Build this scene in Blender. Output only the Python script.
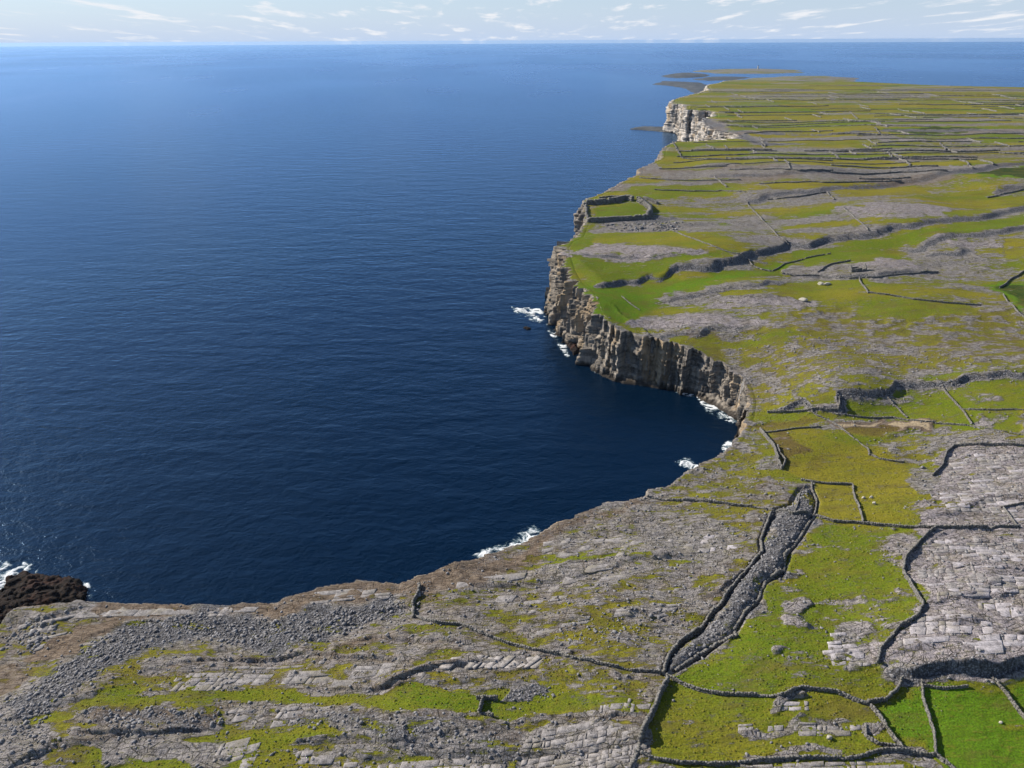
import bpy, math, random
import numpy as np

for o in list(bpy.data.objects):
    bpy.data.objects.remove(o)
scene = bpy.context.scene
COL = scene.collection
R = math.radians
random.seed(7)
RNG = np.random.default_rng(11)

# ---------------------------------------------------------------- camera
CAM_H = 200.0
PITCH = R(23.95)          # below the horizontal
ROLL = R(-0.28)
FPX = 773.0              # focal length in pixels of a 1024 wide picture
cam_data = bpy.data.cameras.new('camera')
cam_data.sensor_width = 36.0
cam_data.lens = 36.0 * FPX / 1024.0
cam_data.clip_start = 1.0
cam_data.clip_end = 400000.0
cam = bpy.data.objects.new('camera', cam_data)
COL.objects.link(cam)
cam.location = (0, 0, CAM_H)
cam.rotation_mode = 'XYZ'
from mathutils import Matrix, Vector
rot = Matrix.Rotation(math.pi / 2 - PITCH, 3, 'X') @ Matrix.Rotation(ROLL, 3, 'Z')
cam.rotation_euler = rot.to_euler()
scene.camera = cam
CROT = np.array(rot)

# ---------------------------------------------------------------- world and sun
SUN_AZ_LEFT = R(64)      # how far left of straight ahead the sun stands
SUN_EL = R(31)
world = bpy.data.worlds.new('World')
scene.world = world
world.use_nodes = True
wn, wl = world.node_tree.nodes, world.node_tree.links
wn.clear()
w_out = wn.new('ShaderNodeOutputWorld')
w_bg = wn.new('ShaderNodeBackground')
w_bg.inputs['Strength'].default_value = 0.078
sky = wn.new('ShaderNodeTexSky')
sky.sky_type = 'NISHITA'
sky.sun_disc = False
sky.sun_elevation = SUN_EL
sky.sun_rotation = -SUN_AZ_LEFT
sky.altitude = 100
sky.air_density = 1.0
sky.dust_density = 0.15
sky.ozone_density = 4.0
# broken cloud: a flat-bottomed layer seen edge on, so it is stretched along the horizon
tc = wn.new('ShaderNodeTexCoord')
sep = wn.new('ShaderNodeSeparateXYZ')
wl.new(tc.outputs['Generated'], sep.inputs[0])
def wmath(op, a, b=None, clamp=False):
    n = wn.new('ShaderNodeMath'); n.operation = op; n.use_clamp = clamp
    for i, v in enumerate((a, b)):
        if v is None: continue
        if isinstance(v, (int, float)): n.inputs[i].default_value = v
        else: wl.new(v, n.inputs[i])
    return n.outputs[0]
zz = wmath('ADD', wmath('MAXIMUM', sep.outputs['Z'], 0.0), 0.06)
cx = wmath('DIVIDE', sep.outputs['X'], zz)
cy = wmath('DIVIDE', sep.outputs['Y'], zz)
comb = wn.new('ShaderNodeCombineXYZ')
wl.new(wmath('MULTIPLY', cx, 2.0), comb.inputs[0]); wl.new(wmath('MULTIPLY', cy, .62), comb.inputs[1])
cn = wn.new('ShaderNodeTexNoise')
cn.inputs['Scale'].default_value = 0.95
cn.inputs['Detail'].default_value = 7
cn.inputs['Roughness'].default_value = 0.62
cn.inputs['Distortion'].default_value = 0.25
wl.new(comb.outputs[0], cn.inputs['Vector'])
cr = wn.new('ShaderNodeMapRange'); cr.clamp = True
cr.interpolation_type = 'SMOOTHSTEP'
cr.inputs['From Min'].default_value = 0.525
cr.inputs['From Max'].default_value = 0.68
wl.new(cn.outputs['Fac'], cr.inputs['Value'])
cfac = wmath('MULTIPLY', cr.outputs[0], 0.92)
cmix = wn.new('ShaderNodeMix'); cmix.data_type = 'RGBA'
wl.new(cfac, cmix.inputs['Factor'])
# thin bright veil low down, the same all round the horizon
veil = wn.new('ShaderNodeMix'); veil.data_type = 'RGBA'
vz = wmath('POWER', 2.718, wmath('MULTIPLY', wmath('MAXIMUM', sep.outputs['Z'], 0.0), -10.0))
wl.new(wmath('MULTIPLY', vz, 0.94), veil.inputs['Factor'])
wl.new(sky.outputs['Color'], veil.inputs['A'])
veil.inputs['B'].default_value = (4.3, 5.35, 7.2, 1)
wl.new(veil.outputs['Result'], cmix.inputs['A'])
cmix.inputs['B'].default_value = (7.2, 7.35, 7.7, 1)
wl.new(cmix.outputs['Result'], w_bg.inputs['Color'])
wl.new(w_bg.outputs[0], w_out.inputs['Surface'])

sun_data = bpy.data.lights.new('sun', 'SUN')
sun_data.energy = 5.0
sun_data.angle = R(0.53)
sun_data.color = (1.0, 0.93, 0.82)
sun = bpy.data.objects.new('sun', sun_data)
COL.objects.link(sun)
SUN_DIR = Vector((-math.sin(SUN_AZ_LEFT) * math.cos(SUN_EL), math.cos(SUN_AZ_LEFT) * math.cos(SUN_EL), math.sin(SUN_EL)))
sun.rotation_euler = SUN_DIR.to_track_quat('Z', 'Y').to_euler()
sun.location = (-300, 100, 400)

vs = scene.view_settings
vs.view_transform = 'Standard'
vs.look = 'None'
vs.exposure = 0.66
vs.gamma = 1.0

# ---------------------------------------------------------------- numeric helpers
def _hash(ix, iy, seed):
    h = (ix.astype(np.int64) * 374761393 + iy.astype(np.int64) * 668265263 + seed * 1442695041) & 0x7fffffff
    h = ((h ^ (h >> 13)) * 1274126177) & 0x7fffffff
    h = (h ^ (h >> 16)) & 0xffff
    return h / 65535.0
def noise(x, y, seed=0):
    ix = np.floor(x); iy = np.floor(y)
    fx = x - ix; fy = y - iy
    fx = fx * fx * (3 - 2 * fx); fy = fy * fy * (3 - 2 * fy)
    a = _hash(ix, iy, seed); b = _hash(ix + 1, iy, seed)
    c = _hash(ix, iy + 1, seed); d = _hash(ix + 1, iy + 1, seed)
    return (a * (1 - fx) + b * fx) * (1 - fy) + (c * (1 - fx) + d * fx) * fy
def fbm(x, y, octaves=4, seed=0, gain=0.5):
    s = 0; a = 1; t = 0
    for k in range(octaves):
        s = s + a * noise(x * 2 ** k + 17.3 * k, y * 2 ** k - 9.1 * k, seed + k)
        t += a; a *= gain
    return s / t
def sstep(a, b, x):
    t = np.clip((x - a) / (b - a), 0, 1)
    return t * t * (3 - 2 * t)

def pix_dir(px, py):
    px = np.asarray(px, float); py = np.asarray(py, float)
    v = np.stack([(px - 512) / FPX, -(py - 384) / FPX, -np.ones_like(px)], -1)
    return v @ CROT.T
def at_z(px, py, z):
    d = pix_dir(px, py)
    t = (z - CAM_H) / d[..., 2]
    return d[..., 0] * t, d[..., 1] * t

# map coordinates: bearing and depression, so that places keep their neighbours
def uv(x, y):
    d = np.hypot(x, y)
    return np.arctan2(x, y) * FPX, np.arctan2(160.0, d) * FPX

def inside(poly, u, v):
    r = np.zeros(u.shape, bool)
    n = len(poly)
    for i in range(n):
        x0, y0 = poly[i]; x1, y1 = poly[(i + 1) % n]
        if y0 == y1: continue
        c = ((y0 > v) != (y1 > v)) & (u < (x1 - x0) * (v - y0) / (y1 - y0) + x0)
        r ^= c
    return r
def seg_dist(pts, u, v, closed=False):
    best = np.full(u.shape, 1e12); side = np.zeros(u.shape); par = np.zeros(u.shape)
    n = len(pts); acc = 0.0
    for i in range(n if closed else n - 1):
        x0, y0 = pts[i]; x1, y1 = pts[(i + 1) % n]
        dx, dy = x1 - x0, y1 - y0
        L2 = dx * dx + dy * dy + 1e-9
        t = np.clip(((u - x0) * dx + (v - y0) * dy) / L2, 0, 1)
        ex = u - x0 - t * dx; ey = v - y0 - t * dy
        d2 = ex * ex + ey * ey
        m = d2 < best
        best = np.where(m, d2, best)
        side = np.where(m, np.sign(dx * ey - dy * ex), side)
        L = math.sqrt(L2)
        par = np.where(m, acc + t * L, par)
        acc += L
    return np.sqrt(best), side, par / acc

# ---------------------------------------------------------------- macro elevation
ELEV = [(-60, 690, 4), (0, 626, 5), (60, 612, 6), (113, 604, 7), (230, 606, 9), (345, 585, 12), (512, 549, 14), (580, 520, 16), (648, 497, 18), (712, 462, 18),
        (747, 415, 18), (746, 390, 18.5), (727, 371, 21), (701, 357, 25), (655, 344, 27), (620, 334, 32), (590, 317, 38), (575, 290, 42), (550, 260, 46),
        (548, 246, 48), (583, 205, 58), (637, 174, 66), (664, 150, 70), (677, 142, 70), (742, 137, 70), (705, 131, 64), (716, 113, 64),
        (680, 103, 64), (690, 94, 62), (707, 86, 54), (720, 82, 46), (800, 80, 38),
        (0, 768, 12), (100, 690, 13), (200, 700, 14), (250, 768, 15), (500, 700, 18), (500, 768, 19), (650, 768, 21), (650, 600, 20), (800, 600, 24),
        (800, 480, 21), (830, 440, 20), (880, 430, 20), (1000, 520, 27), (1000, 620, 28), (1024, 768, 22), (900, 768, 22), (850, 370, 33), (1000, 350, 37),
        (700, 320, 35), (790, 320, 38), (750, 285, 43), (900, 280, 46), (1000, 285, 44), (700, 240, 54), (900, 200, 64), (1024, 220, 60), (800, 170, 71),
        (1000, 170, 73), (900, 130, 75), (1024, 130, 77), (780, 105, 67), (900, 95, 66), (1024, 90, 66), (900, 83, 52), (1024, 84, 54), (1150, 500, 30),
        (1150, 250, 62), (1200, 130, 78), (1150, 768, 25)]
E = np.array(ELEV, float)
ex, ey = at_z(E[:, 0], E[:, 1], E[:, 2])
EU, EV = np.arctan2(ex, ey), np.log(np.hypot(ex, ey))
def macro(x, y):
    a = np.arctan2(x, y); l = np.log(np.hypot(x, y) + 1.0)
    num = 0; den = 0
    for i in range(len(E)):
        q = ((a - EU[i]) / 0.10) ** 2 + ((l - EV[i]) / 0.13) ** 2
        w = 1.0 / (q + 0.18) ** 1.7
        num = num + w * E[i, 2]; den = den + w
    return num / den

# ---------------------------------------------------------------- coast
COAST_PX = [(-420, 900, 4), (-230, 760, 4), (-120, 690, 4), (-45, 652, 4.5), (0, 626, 5), (15, 611, 5.5), (45, 607, 6), (67, 607, 6.5), (77, 603, 7), (113, 604.5, 7), (150, 605, 8), (190, 607, 8),
            (230, 607, 9), (256, 606, 9), (277, 605, 10), (307, 596, 11), (333, 588.5, 12), (345, 585.5, 12), (369, 585, 12), (398, 586, 13), (421, 581, 13), (441, 576.5, 13), (454, 570, 13.5), (485, 560, 14), (512, 549, 14), (539, 537.5, 15),
            (559, 525, 15.5), (577, 517.5, 16), (594, 509, 16.5), (604, 504, 17), (629, 502, 17.5), (647, 497, 18), (652, 490, 18), (672, 486, 18), (684, 475, 18), (697, 467.5, 18), (712, 462.5, 18),
            (727, 454, 18), (737, 445, 18), (745, 435, 18), (748, 424, 18), (751, 412, 18), (752, 402, 18.5), (746, 390, 19), (737, 380.5, 20), (727, 371, 21), (713, 364, 23), (702, 357, 25),
            (690, 353.5, 25.5), (671, 350, 26), (655, 344, 27), (634, 339.5, 30), (620, 334, 32), (610, 327, 34), (598, 323, 36), (590, 317, 38), (582, 301, 40), (575, 290, 42), (563, 284.5, 44),
            (554, 270.5, 45), (550, 259, 46), (548, 246, 48), (553, 241, 49), (566, 234, 51), (579, 227.5, 53), (585, 222, 54), (584, 212, 56), (583, 200, 58), (604, 192.5, 60), (620, 184, 63),
            (637, 174.5, 66), (639, 167.5, 67), (650, 163, 68), (661, 158.5, 69), (664, 148, 70), (677, 142.5, 70), (690, 142.3, 70), (712, 141, 70), (735, 139.5, 70), (742, 137.5, 69), (734, 134.5, 66), (712, 132.5, 58), (704, 130.5, 52),
            (706, 123, 58), (717, 118, 63), (716, 113, 64), (706, 111, 64), (699, 112.5, 64), (694, 108, 64), (689, 111, 64), (687, 106, 64), (682, 104, 64), (673, 103.5, 64), (674, 101, 63), (684, 97, 62), (700, 94, 60), (711, 91, 55),
            (709, 88, 54), (708, 86, 54), (712, 84.2, 52)]
CP = np.array(COAST_PX, float)
cpx, cpy = at_z(CP[:, 0], CP[:, 1], CP[:, 2])
coast = list(zip(cpx, cpy))
# far shore beyond the ridge and the right side, then behind the camera
for az, d in ((14.6, 3500), (16, 3750), (19, 3700), (24, 3350), (30, 3100), (36, 3000), (44, 2950), (50, 2900)):
    coast.append((math.sin(R(az)) * d, math.cos(R(az)) * d))
n_sea_edge = len(coast)
coast += [(math.sin(R(62)) * 2500, math.cos(R(62)) * 2500), (420, 20), (120, -60), (-150, -40)]
coast_arr = np.array(coast)
_key = [p[:2] for p in COAST_PX]
_ia, _it, _ib = _key.index((746, 390)), _key.index((566, 234)), _key.index((664, 148))
_tan = np.gradient(coast_arr, axis=0); _tan /= np.hypot(_tan[:, 0], _tan[:, 1])[:, None]
for i in range(_ia, _ib + 1):
    k = (.24 if i <= _it else .05) * COAST_PX[i][2] * min(1, (i - _ia + 1) / 3, (_ib - i + 1) / 3)
    if COAST_PX[i][0] < 590 and COAST_PX[i][1] > 225: k += 2.0
    coast[i] = (coast_arr[i, 0] + _tan[i, 1] * k, coast_arr[i, 1] - _tan[i, 0] * k)
_c = np.array(coast)
for i in range(_ia + 1, _it):
    coast[i] = tuple(_c[i] * .5 + (_c[i - 1] + _c[i + 1]) * .25)
coast_arr = np.array(coast)

# ---------------------------------------------------------------- polar terrain grid
AZ0, AZ1, DAZ = -64.0, 50.0, 0.095
az = np.radians(np.arange(AZ0, AZ1, DAZ))
al = list(np.arange(84, 53, -0.6)) + list(np.arange(53, 1.8, -0.062))
dist = [160.0 / math.tan(R(a)) for a in al]
rows = [dist[0]]
for d in dist[1:]:
    step = d - rows[-1]
    k = max(1, int(math.ceil(step / 22.0)))
    for q in range(1, k + 1): rows.append(rows[-1] + step / k)
rows = [r for r in rows if r < 3900]
while rows[-1] < 3900: rows.append(rows[-1] + 30)
rows = np.array(rows)
NR, NA = len(rows), len(az)
GX = rows[:, None] * np.sin(az)[None, :]
GY = rows[:, None] * np.cos(az)[None, :]
GM = inside(coast, GX, GY)
# ring of a few metres outside the edge, so that the sheet can turn down inside the cliff
pad = GM.copy()
for s in range(2):
    q = pad.copy()
    q[1:] |= pad[:-1]; q[:-1] |= pad[1:]; q[:, 1:] |= pad[:, :-1]; q[:, :-1] |= pad[:, 1:]
    pad = q
IDX = np.where(pad)
X, Y = GX[IDX], GY[IDX]
D = np.hypot(X, Y)
cell = np.maximum(np.gradient(rows)[IDX[0]], D * math.radians(DAZ))
Z0 = macro(X, Y)
GZ = np.full((NR, NA), -50.0)
GZ[IDX] = Z0

def hit(px, py):
    """where the line of sight of a picture point meets the ground (first crossing)"""
    d = pix_dir(px, py)
    a = math.atan2(d[0], d[1])
    j = (a - az[0]) / (az[1] - az[0])
    j = min(max(j, 0), NA - 1.001); j0 = int(j); f = j - j0
    zc = GZ[:, j0] * (1 - f) + GZ[:, j0 + 1] * f
    ray = CAM_H + d[2] / math.hypot(d[0], d[1]) * rows
    k = np.where(ray <= zc)[0]
    i = k[0] if len(k) else NR - 1
    r = rows[i]
    if i > 0:
        a0 = ray[i - 1] - zc[i - 1]; a1 = ray[i] - zc[i]
        t = a0 / (a0 - a1 + 1e-9) if a0 > 0 else 1.0
        r = rows[i - 1] + (rows[i] - rows[i - 1]) * min(max(t, 0), 1)
    return (math.sin(a) * r, math.cos(a) * r)
def hits(pl): return [hit(p[0], p[1]) for p in pl]
def ground_z(x, y):
    x = np.asarray(x, float); y = np.asarray(y, float)
    a = np.arctan2(x, y); r = np.hypot(x, y)
    j = np.clip((a - az[0]) / (az[1] - az[0]), 0, NA - 1.001); j0 = j.astype(int); fj = j - j0
    i = np.clip(np.interp(r, rows, np.arange(NR)), 0, NR - 1.001); i0 = i.astype(int); fi = i - i0
    z00, z01, z10, z11 = GZ[i0, j0], GZ[i0, j0 + 1], GZ[i0 + 1, j0], GZ[i0 + 1, j0 + 1]
    lo = -40
    m = np.maximum(np.maximum(z00, z01), np.maximum(z10, z11))
    z00, z01, z10, z11 = [np.where(q < lo, m, q) for q in (z00, z01, z10, z11)]
    return (z00 * (1 - fj) + z01 * fj) * (1 - fi) + (z10 * (1 - fj) + z11 * fj) * fi

# ---------------------------------------------------------------- scarps: steps in the limestone, their faces turned to the camera
# (points left to right in the picture, height in metres, length of the back slope)
SCARPS = [
    ([(866, 675), (902, 676), (917, 679), (948, 676), (974, 676), (995, 677), (1008, 672), (1024, 665), (1060, 655)], 3.2, 40),
    ([(760, 411), (793, 406), (802, 403), (812, 410), (838, 409), (841, 397), (868, 396), (890, 395), (898, 389), (928, 385.5), (958, 384.5), (985, 381), (1024, 374), (1070, 366)], 2.4, 60),
    ([(572, 297), (587, 288), (612, 285), (642, 282), (662, 277.5), (677, 271.5), (702, 272), (727, 267.5), (744, 262.5), (750, 256.5), (768, 254), (785, 250.5), (791, 245.5), (808, 248.5), (830, 242.5), (848, 239), (878, 235), (886, 230.5), (908, 230.5), (928, 227.5), (958, 222.5), (988, 219), (1008, 215), (1024, 211), (1060, 204)], 3.4, 110),
    ([(895, 251), (918, 250), (943, 241), (953, 237.5), (980, 235.5), (1008, 232.5), (1024, 229), (1060, 224)], 2.6, 40),
    ([(918, 256), (955, 255), (978, 251)], 2.4, 30),
    ([(740, 205), (772, 198), (822, 192.5), (872, 188.5), (902, 185), (947, 176.5), (977, 172), (1012, 166), (1060, 160)], 2.8, 120),
    ([(565, 263), (600, 260), (650, 262), (690, 258)], 2.0, 40),
    ([(640, 336), (690, 336), (740, 330), (762, 322)], 1.8, 30),
    ([(783, 275), (818, 276.5), (850, 279.5), (878, 278), (898, 275.5), (938, 273)], 2.2, 40),
    ([(640, 302), (690, 299), (740, 290), (800, 283)], 1.8, 30),
    ([(988, 198), (1010, 193), (1040, 190)], 3.0, 50),
    ([(600, 229), (650, 231), (720, 228)], 1.8, 40),
    ([(700, 177.5), (760, 178), (850, 176)], 2.5, 60),
    ([(668, 143.5), (762, 146), (840, 146)], 2.5, 80),
    ([(692, 151), (771, 151), (850, 152.5), (999, 151.5), (1040, 151)], 1.6, 90),
    ([(726, 159.5), (809, 160), (832, 161), (976, 160.5)], 1.6, 90),
    ([(685, 168.5), (726, 167), (730, 170), (799, 171), (832, 173), (946, 172)], 1.8, 90),
    ([(706, 135), (760, 136), (832, 135), (912, 131), (988, 131), (1030, 135)], 2.2, 120),
    # foreground benches
    ([(300, 693), (380, 688), (430, 672), (480, 668), (530, 668)], 1.3, 14),
    ([(120, 676), (200, 660), (300, 656), (370, 664), (440, 668)], 1.2, 14),
    ([(60, 732), (150, 732), (230, 728)], 1.3, 12),
    ([(280, 741), (350, 742), (430, 746)], 1.1, 10),
    ([(330, 645), (380, 643), (430, 646), (480, 646)], 1.1, 14),
    ([(590, 727), (620, 716), (648, 716)], 1.2, 12),
    ([(690, 600), (720, 592), (740, 580)], 0.8, 10),
    ([(870, 636), (930, 632), (1024, 628)], 0.9, 16), ([(910, 605), (960, 603), (1030, 598)], 0.9, 16), ([(930, 575), (1030, 572)], 0.8, 16),
    ([(560, 565), (640, 562), (700, 560)], 1.0, 14),
]
scarp_face = np.zeros(len(X))
def add_scarps():
    global Z0
    for pl, h, L in SCARPS:
        w = np.array(hits(pl))
        x0, x1 = w[:, 0].min() - L * 4, w[:, 0].max() + L * 4
        y0, y1 = w[:, 1].min() - L * 1.0 - 30, w[:, 1].max() + L * 4
        m = np.where((X > x0) & (X < x1) & (Y > y0) & (Y < y1))[0]
        if not len(m): continue
        lam = np.maximum(9, cell[m] * 4)
        jx = X[m] + (noise(X[m] / lam, Y[m] / lam, 5) - .5) * np.minimum(7, D[m] * .012)
        jy = Y[m] + (noise(X[m] / lam, Y[m] / lam, 6) - .5) * np.minimum(7, D[m] * .012)
        # densify, then signed distance; left of the travel direction (away from the camera) is up
        d, s, t = seg_dist([tuple(p) for p in w], jx, jy)
        sd = d * s
        ch = w[-1] - w[0]
        t = np.clip(((jx - w[0, 0]) * ch[0] + (jy - w[0, 1]) * ch[1]) / (ch @ ch), 0, 1)
        soft = np.maximum(cell[m] * .9, 0.5)
        rise = sstep(-0.6, 1.0, sd / soft) * np.exp(-np.maximum(sd, 0) / L)
        tp = min(.3, 30.0 / np.hypot(*np.diff(w, axis=0).T).sum())
        ends = sstep(0, tp, t) * sstep(1, 1 - tp, t)
        if pl[-1][0] > 1024: ends = sstep(0, tp, t)
        if pl[0][0] == 572: ends = sstep(.0, .03, t)
        # beyond the ends the step must not go on
        vary = 0.75 + 0.5 * fbm(t * 10 + h, t * 0, 2, 9)
        Z0[m] += h * rise * ends * vary
        wd = np.maximum(cell[m] * 1.1, .9 + h * .45)
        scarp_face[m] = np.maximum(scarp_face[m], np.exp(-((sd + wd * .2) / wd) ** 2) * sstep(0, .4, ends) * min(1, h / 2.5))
add_scarps()

# ---------------------------------------------------------------- ground cover, painted by place
# cover: 0 grass, 1 greenness of the grass, 2 rubble and painted shade of scarp faces, 3 brown earth or brown rock
U, V = uv(X, Y)
near = np.clip((900 - D) / 600, 0, 1)
streak = fbm(X / 60 + fbm(X / 40, Y / 40, 2, 3), Y / 13, 4, 21)
blot = fbm(X / 18, Y / 18, 4, 31)
WU = U + (fbm(X / 14, Y / 14, 3, 41) - .5) * 2 * np.clip(7000 / D, 2, 26)
WV = V + (fbm(X / 14, Y / 14, 3, 51) - .5) * 2 * np.clip(2600 / D, .8, 11)
far = sstep(600, 1300, D)
cover = np.zeros((len(X), 4))
cover[:, 0] = (0.62 + (streak - .5) * 2.8) * (1 - far) + far * (0.98 + (fbm(X / 300, Y / 26, 4, 61) - .5) * 2.2)
cover[:, 1] = 0.30 + (fbm(X / 50, Y / 25, 3, 71) - .5) * 1.1
cover[:, 2] = 0.12 + (blot - .5) * .5
cover[:, 3] = 0.10 + (fbm(X / 45, Y / 20, 3, 81) - .5) * .5

# long narrow fields of the far plateau
RB = [640.0]
while RB[-1] < 3600: RB.append(RB[-1] + 30 + (RB[-1] - 640) * .034)
RB = np.array(RB)
def row_warp(x): return (noise(x / 260, x * 0, 881) - .5) * 46 + x * .05
def col_of(x, k): return x / (110 + 120 * _hash(k, k * 0 + 3, 5)) + _hash(k, k * 0, 6) * 9
fk = np.searchsorted(RB, Y + row_warp(X)).astype(float)
fc = np.floor(col_of(X, fk))
fh = [_hash(fc, fk, 40 + q) for q in range(3)]
fw = sstep(600, 900, D)
cover[:, 0] += fw * ((fh[0] - .45) * 1.1)
cover[:, 1] += fw * ((fh[1] - .45) * 1.0 - .15)
cover[:, 3] += fw * ((fh[2] - .5) * .7 + .12)
def paint(poly_px, g=None, tone=None, rub=None, earth=None, soft=4.0, mottle=0.35, seed=1):
    w = hits(poly_px)
    pu, pv = uv(np.array([p[0] for p in w]), np.array([p[1] for p in w]))
    pts = list(zip(pu, pv))
    m = np.where((U > pu.min() - 30) & (U < pu.max() + 30) & (V > pv.min() - 30) & (V < pv.max() + 30))[0]
    if not len(m): return
    ins = inside(pts, WU[m], WV[m])
    dd, _, _ = seg_dist(pts, WU[m], WV[m], True)
    k = sstep(-soft, soft, np.where(ins, dd, -dd))
    mo = (fbm(X[m] / 7, Y[m] / 4.5, 4, 91 + seed) - .5) * 2 * mottle
    for c, val in enumerate((g, tone, rub, earth)):
        if val is None: continue
        v = val + (mo if c == 0 else mo * .5)
        cover[m, c] = cover[m, c] * (1 - k) + v * k
def oval(cx_, cy_, rx, ry, **kw):
    paint([(cx_ + rx * math.cos(t), cy_ + ry * math.sin(t)) for t in np.linspace(0, 2 * math.pi, 13)[:-1]], **kw)

# broad areas first
paint([(-80, 800), (-80, 640), (120, 606), (350, 588), (560, 526), (650, 498), (740, 440), (770, 470), (800, 500), (760, 590), (670, 690), (640, 800)], g=.42, tone=.15, rub=.12, earth=.46, soft=6, mottle=.6)
paint([(755, 405), (1100, 375), (1100, 290), (860, 300), (660, 330), (740, 375)], g=.50, tone=.12, rub=.1, earth=.5, soft=8, mottle=.65)
paint([(940, 448), (1100, 447), (1100, 655), (1008, 668), (960, 674), (874, 672), (890, 640), (918, 612), (905, 566), (935, 530), (918, 500), (930, 476)], g=.10, tone=.2, rub=.0, earth=-.25, soft=3, mottle=.4)
paint([(920, 500), (1020, 500), (1020, 520), (940, 520)], g=.22, tone=.1, earth=-.15, soft=5, mottle=.5)
# near coast: bare brown rock
paint([(60, 605), (230, 607), (345, 586), (400, 587), (512, 550), (600, 505), (640, 503), (600, 530), (540, 556), (470, 590), (420, 595), (330, 606), (240, 622), (120, 622)], g=.05, rub=.1, earth=.75, soft=5, mottle=.25)
paint([(540, 545), (600, 510), (650, 508), (740, 530), (720, 565), (620, 590), (540, 590)], g=.16, tone=.25, earth=.35, soft=6, mottle=.45)
paint([(30, 655), (60, 640), (85, 618), (122, 616), (112, 628), (82, 640), (62, 662), (45, 668)], g=-.3, rub=0, earth=1.15, soft=2, mottle=.1)
paint([(-30, 660), (24, 655), (30, 672), (14, 695), (-30, 715)], g=.35, tone=.05, earth=.7, soft=3, mottle=.5)
paint([(-20, 700), (20, 690), (60, 690), (40, 775), (-20, 775)], g=.1, tone=.2, rub=.35, earth=.2, soft=4)
# storm beach
paint([(62, 664), (95, 642), (125, 622), (190, 612), (260, 616), (330, 608), (405, 594), (414, 616), (370, 622), (330, 642), (250, 650), (190, 640), (150, 652), (110, 668), (60, 700), (15, 722), (20, 700)], g=.10, rub=.80, earth=.0, soft=5, mottle=.4)
paint([(20, 722), (120, 690), (180, 688), (300, 694), (400, 702), (480, 690), (560, 684), (640, 700), (650, 716), (560, 712), (510, 722), (420, 716), (310, 708), (230, 700), (120, 708), (50, 722)], g=.98, tone=.45, rub=0, earth=0, soft=3, mottle=.35)
paint([(400, 688), (470, 692), (500, 700), (500, 716), (430, 712), (380, 700)], g=1.1, tone=.75, soft=3, mottle=.15)
paint([(400, 674), (480, 676), (560, 668), (650, 682), (640, 700), (560, 690), (480, 688), (420, 688)], g=.62, tone=.1, soft=3, mottle=.55)
paint([(80, 712), (160, 706), (220, 712), (226, 726), (150, 730), (90, 728)], g=.12, rub=.6, soft=2)
paint([(60, 735), (130, 730), (225, 744), (215, 765), (100, 765)], g=.10, rub=.35, soft=3)
paint([(280, 738), (360, 742), (440, 748), (440, 755), (350, 750), (285, 744)], g=.95, tone=.4, soft=1.5, mottle=.2)
paint([(500, 690), (540, 688), (560, 694), (530, 703), (500, 700)], g=.1, rub=.7, soft=2)
paint([(290, 712), (400, 718), (500, 722), (528, 724), (524, 755), (500, 768), (440, 760), (330, 735), (270, 722)], g=.24, rub=.50, soft=3, mottle=.5)
paint([(518, 768), (525, 740), (560, 722), (600, 724), (646, 732), (634, 770)], g=.05, rub=0, earth=.05, soft=2, mottle=.25)
paint([(270, 640), (430, 600), (480, 600), (480, 622), (400, 640), (300, 650)], g=.30, tone=.3, soft=4, mottle=.5)
oval(560, 556, 40, 4, g=.7, tone=.4, soft=3)
oval(640, 561, 60, 3.5, g=.85, tone=.4, soft=2)
oval(720, 490, 26, 10, g=.62, tone=.15, soft=5, mottle=.5)
oval(735, 520, 18, 14, g=.62, tone=.15, soft=5, mottle=.5)
oval(742, 466, 20, 14, g=.7, tone=.2, soft=5, mottle=.4)
oval(690, 545, 40, 14, g=.08, earth=.2, soft=6, mottle=.25)
# gully of dark rubble
GULLY = [(800, 488), (811, 486), (817, 503), (813, 518), (804, 534), (790, 551), (783, 573), (764, 582), (758, 600), (744, 615), (735, 633), (715, 646), (692, 661), (675, 672), (664, 674), (669, 657), (683, 641), (700, 630), (708, 619), (723, 603), (731, 589), (748, 570), (762, 553), (760, 542), (768, 524), (776, 512), (790, 505)]
paint(GULLY, g=.16, rub=.62, earth=0, soft=2, mottle=.2)
# fields to the right of the gully
paint([(817, 522), (890, 528), (932, 531), (906, 560), (915, 590), (921, 608), (900, 626), (880, 655), (866, 674), (800, 688), (720, 694), (680, 684), (740, 642), (764, 604), (790, 560)], g=.80, tone=.5, rub=0, earth=0, soft=3, mottle=.55)
paint([(688, 680), (745, 640), (800, 620), (790, 650), (740, 680)], g=1.0, tone=.7, soft=4, mottle=.25)
paint([(820, 530), (880, 535), (880, 590), (800, 600), (800, 560)], g=1.0, tone=.55, soft=5, mottle=.3)
oval(900, 548, 14, 14, g=.2, tone=.2, soft=4, mottle=.6)
oval(800, 612, 16, 10, g=.22, soft=3, mottle=.6)
oval(845, 640, 30, 14, g=.12, soft=3, mottle=.5)
oval(860, 662, 26, 12, g=.15, soft=3, mottle=.5)
oval(790, 655, 22, 12, g=.4, soft=4, mottle=.6)
oval(868, 606, 18, 5, g=.35, soft=3, mottle=.6)
paint([(650, 757), (660, 720), (672, 690), (720, 698), (800, 694), (864, 706), (884, 722), (890, 746), (850, 757), (800, 757), (730, 764)], g=.95, tone=.22, rub=0, earth=.05, soft=2, mottle=.35)
oval(790, 706, 24, 5, g=.12, soft=2, mottle=.4)
oval(800, 730, 60, 5, g=.25, soft=2, mottle=.5)
oval(790, 750, 45, 4, g=.15, soft=2, mottle=.4)
oval(880, 735, 14, 9, g=.15, soft=2, mottle=.4)
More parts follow.
